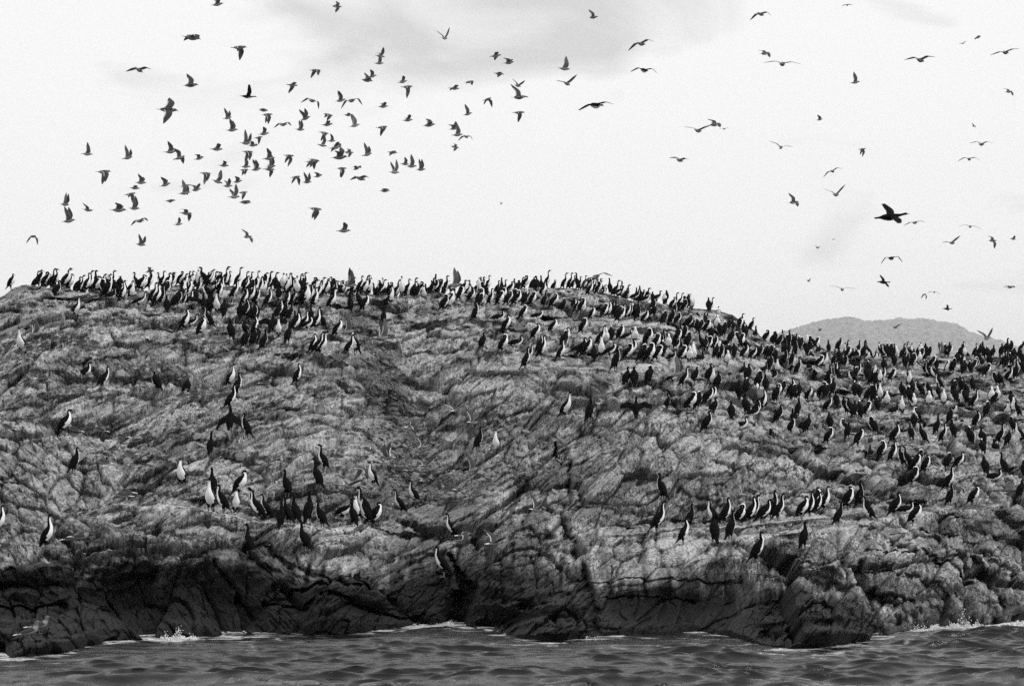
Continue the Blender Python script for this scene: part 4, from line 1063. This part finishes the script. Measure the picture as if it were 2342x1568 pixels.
# gulls at rest on the rock
def sgull_mat(k, a):
    if k < 0.9: return 4
    if k > 5.2: return 3
    if a > 72 and k < 4.0: return 4 if k < 1.5 and a < 100 else 0
    return 1
def gull_leg(name, side):
    g = Geo(); n = 5; y = 0.022 * side
    for z, r_, xx in ((0.11, .012, -0.01), (0.05, .0055, 0.0), (0.008, .0055, -0.004)):
        for k in range(n): g.v.append((xx + r_ * math.cos(2 * math.pi * k / n), y + r_ * math.sin(2 * math.pi * k / n), z))
    for i in range(2):
        for k in range(n): g.f.append((i * n + k, i * n + (k + 1) % n, (i + 1) * n + (k + 1) % n, (i + 1) * n + k)); g.m.append(0)
    b = len(g.v); fan = [(-.012, 0), (.035, -.022), (.042, 0), (.035, .022)]
    for zz in (0.008, 0.0):
        for fx, fy in fan: g.v.append((fx, y + fy, zz))
    g.f += [(b, b + 1, b + 2, b + 3), (b + 7, b + 6, b + 5, b + 4)] + [(b + i, b + 4 + i, b + 4 + (i + 1) % 4, b + (i + 1) % 4) for i in range(4)]; g.m += [0] * 6
    return g.mesh(name, [M['foot']])
SG = []
for j in (0, 1, 2):
    c = [(-0.275, 0.115, .018, .007), (-0.190, 0.125, .030, .016), (-0.095, 0.135, .052, .044), (0.000, 0.148, .062, .058), (0.080, 0.175, .050, .054), (0.115, 0.212 + .012 * j, .032, .035), (0.130, 0.245 + .02 * j, .031, .033), (0.156, 0.252 + .02 * j, .021, .022), (0.168, 0.248 + .02 * j, .009, .010)]
    g = Geo(); g.loft(c, 24, 14, sgull_mat)
    SG.append((g.mesh('gull_body', GM), bill_mesh(c, 'bill', 0.036)))
GLEG = [gull_leg('leg', s_) for s_ in (-1, 1)]
sg = []
for (u, v, c) in SGULLS:
    p, _, ms = ground(u, v)
    if p is None: continue
    sg.append(dict(u=u, v=v, face=c[0], p=p + Vector((0, -0.04, -0.006))))
def sg_zone(b):
    u, v = b['u'], b['v']
    if v > 1400: return 'at the water edge on the left'
    if u > 1700: return 'on the right slope among resting gulls'
    if u > 585: return 'beside the gully' if v > 930 else 'on the slope left of the gully'
    if v < 740: return 'among the skyline cormorants at left'
    if v < 835: return 'in the upper left gull flock'
    if v < 925: return 'on the left slope between the flocks'
    if v < 1010: return 'in the middle left gull flock'
    if v < 1100: return 'on the lower left slope below the flock'
    return 'on the low rocks at far left'
order_labels(sg, 'standing gull', sg_zone, lambda b: '%s ' + FW[b['face']])
for b in sg:
    me_, bl = rng.choice(SG)
    o = bpy.data.objects.new('gull', me_)
    s_ = rng.uniform(1.0, 1.12)
    o.matrix_world = Matrix.Translation(b['p']) @ Matrix.Rotation(R(YAW[b['face']] + rng.gauss(8, 14)), 4, 'Z') @ Matrix.Rotation(R(rng.gauss(-4, 5)), 4, 'Y') @ Matrix.Diagonal((s_, s_, s_, 1))
    tag(link(o), b['label'], 'gull', 'gulls standing on the rock')
    link(bpy.data.objects.new('bill', bl), o)
    for lg in GLEG: link(bpy.data.objects.new('leg', lg), o)
# ------------------------------------------------------------------ loose stones, scree, driftwood, spray, weed
def stone(seed, flat=0.6):
    r_ = random.Random(seed)
    t = (1 + 5 ** 0.5) / 2
    vv = [(-1, t, 0), (1, t, 0), (-1, -t, 0), (1, -t, 0), (0, -1, t), (0, 1, t), (0, -1, -t), (0, 1, -t), (t, 0, -1), (t, 0, 1), (-t, 0, -1), (-t, 0, 1)]
    ff = [(0, 11, 5), (0, 5, 1), (0, 1, 7), (0, 7, 10), (0, 10, 11), (1, 5, 9), (5, 11, 4), (11, 10, 2), (10, 7, 6), (7, 1, 8), (3, 9, 4), (3, 4, 2), (3, 2, 6), (3, 6, 8), (3, 8, 9), (4, 9, 5), (2, 4, 11), (6, 2, 10), (8, 6, 7), (9, 8, 1)]
    sx_, sz_ = r_.uniform(0.8, 1.5), r_.uniform(flat * .7, flat * 1.3)
    return [(x * sx_ * r_.uniform(.3, .62), y * r_.uniform(.3, .62), z * sz_ * r_.uniform(.3, .62)) for x, y, z in vv], ff
def stone_material(name, lo, hi):
    m = bpy.data.materials.new(name); m.use_nodes = True
    n, l = m.node_tree.nodes, m.node_tree.links
    b = n['Principled BSDF']; b.inputs['Roughness'].default_value = 0.85; b.inputs['Specular IOR Level'].default_value = 0.12
    g = n.new('ShaderNodeNewGeometry'); t = n.new('ShaderNodeTexCoord')
    z = n.new('ShaderNodeTexNoise'); z.inputs['Scale'].default_value = 14; z.inputs['Detail'].default_value = 5; z.inputs['Roughness'].default_value = 0.7
    l.new(t.outputs['Object'], z.inputs['Vector'])
    a = n.new('ShaderNodeMath'); a.operation = 'ADD'; l.new(g.outputs['Random Per Island'], a.inputs[0]); l.new(z.outputs['Fac'], a.inputs[1])
    r_ = n.new('ShaderNodeMapRange'); r_.inputs['From Min'].default_value = 0.4; r_.inputs['From Max'].default_value = 1.5
    r_.inputs['To Min'].default_value = lo; r_.inputs['To Max'].default_value = hi
    l.new(a.outputs[0], r_.inputs['Value']); l.new(r_.outputs[0], b.inputs['Base Color'])
    return m
M['stone'] = stone_material('loose_stone', 0.08, 0.30)
M['scree'] = stone_material('scree_stone', 0.04, 0.20)
SPROTO = [mesh_from('stone', *stone(900 + i), mats=[M['stone']], smooth=False) for i in range(12)]
def rand_stone_place(u, v, size, me_, name='stone'):
    p, nrm, ms = ground(u, v)
    if p is None or ms > 1 or p.z < 2.0: return
    o = bpy.data.objects.new(name, me_)
    q = Vector((0, -0.35, 1)).rotation_difference(nrm) if nrm.z > -0.2 else Vector((0, 0, 1)).rotation_difference(Vector((0, -.5, .8)))
    o.matrix_world = Matrix.Translation(p) @ q.to_matrix().to_4x4() @ Matrix.Rotation(rng.uniform(0, 6.28), 4, 'Z') @ Matrix.Diagonal((size, size * rng.uniform(.7, 1.1), size * rng.uniform(.6, 1.0), 1))
    link(o, rock)
for k in range(60):                                # the litter of slabs on the left slope
    rand_stone_place(rng.gauss(330, 120), rng.gauss(1020, 55), rng.uniform(0.06, 0.20), rng.choice(SPROTO))
for k in range(34):
    rand_stone_place(rng.uniform(150, 720), rng.uniform(760, 960), rng.uniform(0.07, 0.22), rng.choice(SPROTO))
for k in range(40):
    rand_stone_place(rng.gauss(960, 130), rng.gauss(1110, 70), rng.uniform(0.06, 0.22), rng.choice(SPROTO))
for k in range(24):
    rand_stone_place(rng.uniform(1100, 1290), rng.uniform(960, 1160), rng.uniform(0.07, 0.22), rng.choice(SPROTO))
for k in range(26):
    rand_stone_place(rng.uniform(1300, 2300), rng.uniform(860, 1150), rng.uniform(0.06, 0.18), rng.choice(SPROTO))
# scree in the gully
VV, FF = [], []
path = [(815, 720), (850, 790), (885, 930), (930, 1060), (1000, 1150)]
for k in range(3600):
    t = rng.random() ** 0.8 * 3.999; i = int(t); f = t - i
    uu_ = path[i][0] + (path[i + 1][0] - path[i][0]) * f + rng.gauss(0, 7 + 11 * t); vv_ = path[i][1] + (path[i + 1][1] - path[i][1]) * f + rng.gauss(0, 8)
    p, nrm, ms = ground(uu_, vv_)
    if p is None or ms > 1: continue
    sv, sf = stone(rng.randrange(40) + 300, 0.5)
    s_ = min(0.02 + rng.expovariate(1 / 0.025), 0.12); mt = Matrix.Rotation(rng.uniform(0, 6.28), 3, 'Z') @ Matrix.Rotation(rng.uniform(-.8, .8), 3, 'X')
    b = len(VV)
    VV += [tuple(p + (mt @ Vector(q)) * s_) for q in sv]; FF += [tuple(b + i for i in f_) for f_ in sf]
tag(link(bpy.data.objects.new('scree', mesh_from('scree', VV, FF, [M['scree']], smooth=False))), kind='stuff')

# driftwood log wedged on the left shoulder
M['wood'] = grey('weathered_wood', 0.16, 0.8, 0.1, 0.45, 9)
pts = [(-60, 783), (-20, 772), (8, 764), (32, 753), (52, 744), (72, 733), (90, 722)]
g = Geo(); n = 10; ring = []
ctr = []
for i, (u, v) in enumerate(pts):
    p, _, ms = ground(u, v)
    ctr.append(p)
ys = [c.y for c in ctr]
y_fit = np.polyval(np.polyfit(range(len(ys)), ys, 1), range(len(ys)))
ctr = [at(u, v, yf - 0.16) for (u, v), yf in zip(pts, y_fit)]
for i, c in enumerate(ctr):
    r_ = 0.125 - 0.012 * i + 0.012 * math.sin(i * 2.1)
    d = (ctr[min(i + 1, len(ctr) - 1)] - ctr[max(i - 1, 0)]).normalized()
    a_ = d.cross(Vector((0, 0, 1))).normalized(); b_ = a_.cross(d)
    for k in range(n):
        an = 2 * math.pi * k / n; rr_ = r_ * (1 + 0.10 * math.sin(3 * an + i))
        g.v.append(tuple(c + a_ * math.cos(an) * rr_ + b_ * math.sin(an) * rr_))
for i in range(len(ctr) - 1):
    for k in range(n): g.f.append((i * n + k, i * n + (k + 1) % n, (i + 1) * n + (k + 1) % n, (i + 1) * n + k)); g.m.append(0)
g.f += [tuple(range(n))[::-1], tuple((len(ctr) - 1) * n + k for k in range(n))]; g.m += [0, 0]
tag(link(bpy.data.objects.new('driftwood_log', g.mesh('driftwood_log', [M['wood']]))), 'long weathered log slanting up the left shoulder of the rock', 'log')

# spray thrown up where the swell breaks
M['spray'] = grey('spray', 0.6, 0.6, 0.3, 0.3)
def spray(u, wdt, hgt_, n_, seed):
    r_ = random.Random(seed); VV, FF = [], []
    y0 = float(water_D(u)) - 0.25
    x0 = (u - CU) / FPX * y0
    for k in range(n_):
        fx = r_.gauss(0, 1); x = x0 + fx * wdt; y = y0 + r_.gauss(0, 0.18)
        h = -0.04 + abs(r_.gauss(0, 1)) * hgt_ * math.exp(-fx * fx * 0.4) * (0.6 + 0.4 * math.sin(fx * 5 + seed))
        s_ = r_.uniform(0.003, 0.010) * (1.5 if h < 0.3 * hgt_ else 0.9)
        sv, sf = stone(r_.randrange(30), 1.0)
        b = len(VV); st_ = Vector((1, 1, r_.uniform(1.0, 2.4)))
        VV += [(x + q[0] * s_ * 1.4, y + q[1] * s_ * 1.4, sea_z(x, y) + h + q[2] * s_ * 1.4 * st_.z) for q in sv]; FF += [tuple(b + i for i in f_) for f_ in sf]
    tag(link(bpy.data.objects.new('sea_spray', mesh_from('sea_spray', VV, FF, [M['spray']], smooth=True))), kind='stuff')
spray(410, 0.22, 0.13, 600, 1)
spray(2200, 0.22, 0.16, 700, 2)
spray(2310, 0.40, 0.04, 300, 6)
spray(1000, 0.30, 0.06, 300, 3)
spray(2095, 0.14, 0.12, 160, 4)
spray(1355, 0.16, 0.06, 90, 5)
# weed breaking the surface in the foreground
M['weed'] = grey('wet_kelp', 0.012, 0.35, 0.4, 0.3)
for (u, v, L, lab) in ((1311, 1562, 0.30, 'dark kelp frond floating at the bottom edge, leftmost of three'), (1506, 1550, 0.16, 'small dark kelp tuft in the foreground water, middle of three'), (1651, 1538, 0.12, 'tiny dark kelp tip above the foreground water, rightmost of three')):
    y0 = CAMH * FPX / (v - HORIZON) ; x0 = (u - CU) / FPX * y0; z0 = sea_z(x0, y0)
    g = Geo()
    g.loft([(-L, -0.02, .03, .012), (-L * .4, 0.035, .05, .018), (0, 0.02, .045, .02), (L * .45, 0.06, .035, .014), (L * .8, 0.02, .02, .01)], 12, 8, lambda k, a: 0)
    o = bpy.data.objects.new('kelp', g.mesh('kelp', [M['weed']]))
    o.location = (x0, y0, z0 + 0.0); o.rotation_euler = (0, 0, 0.3)
    tag(link(o), lab, 'kelp', 'kelp in the foreground water')
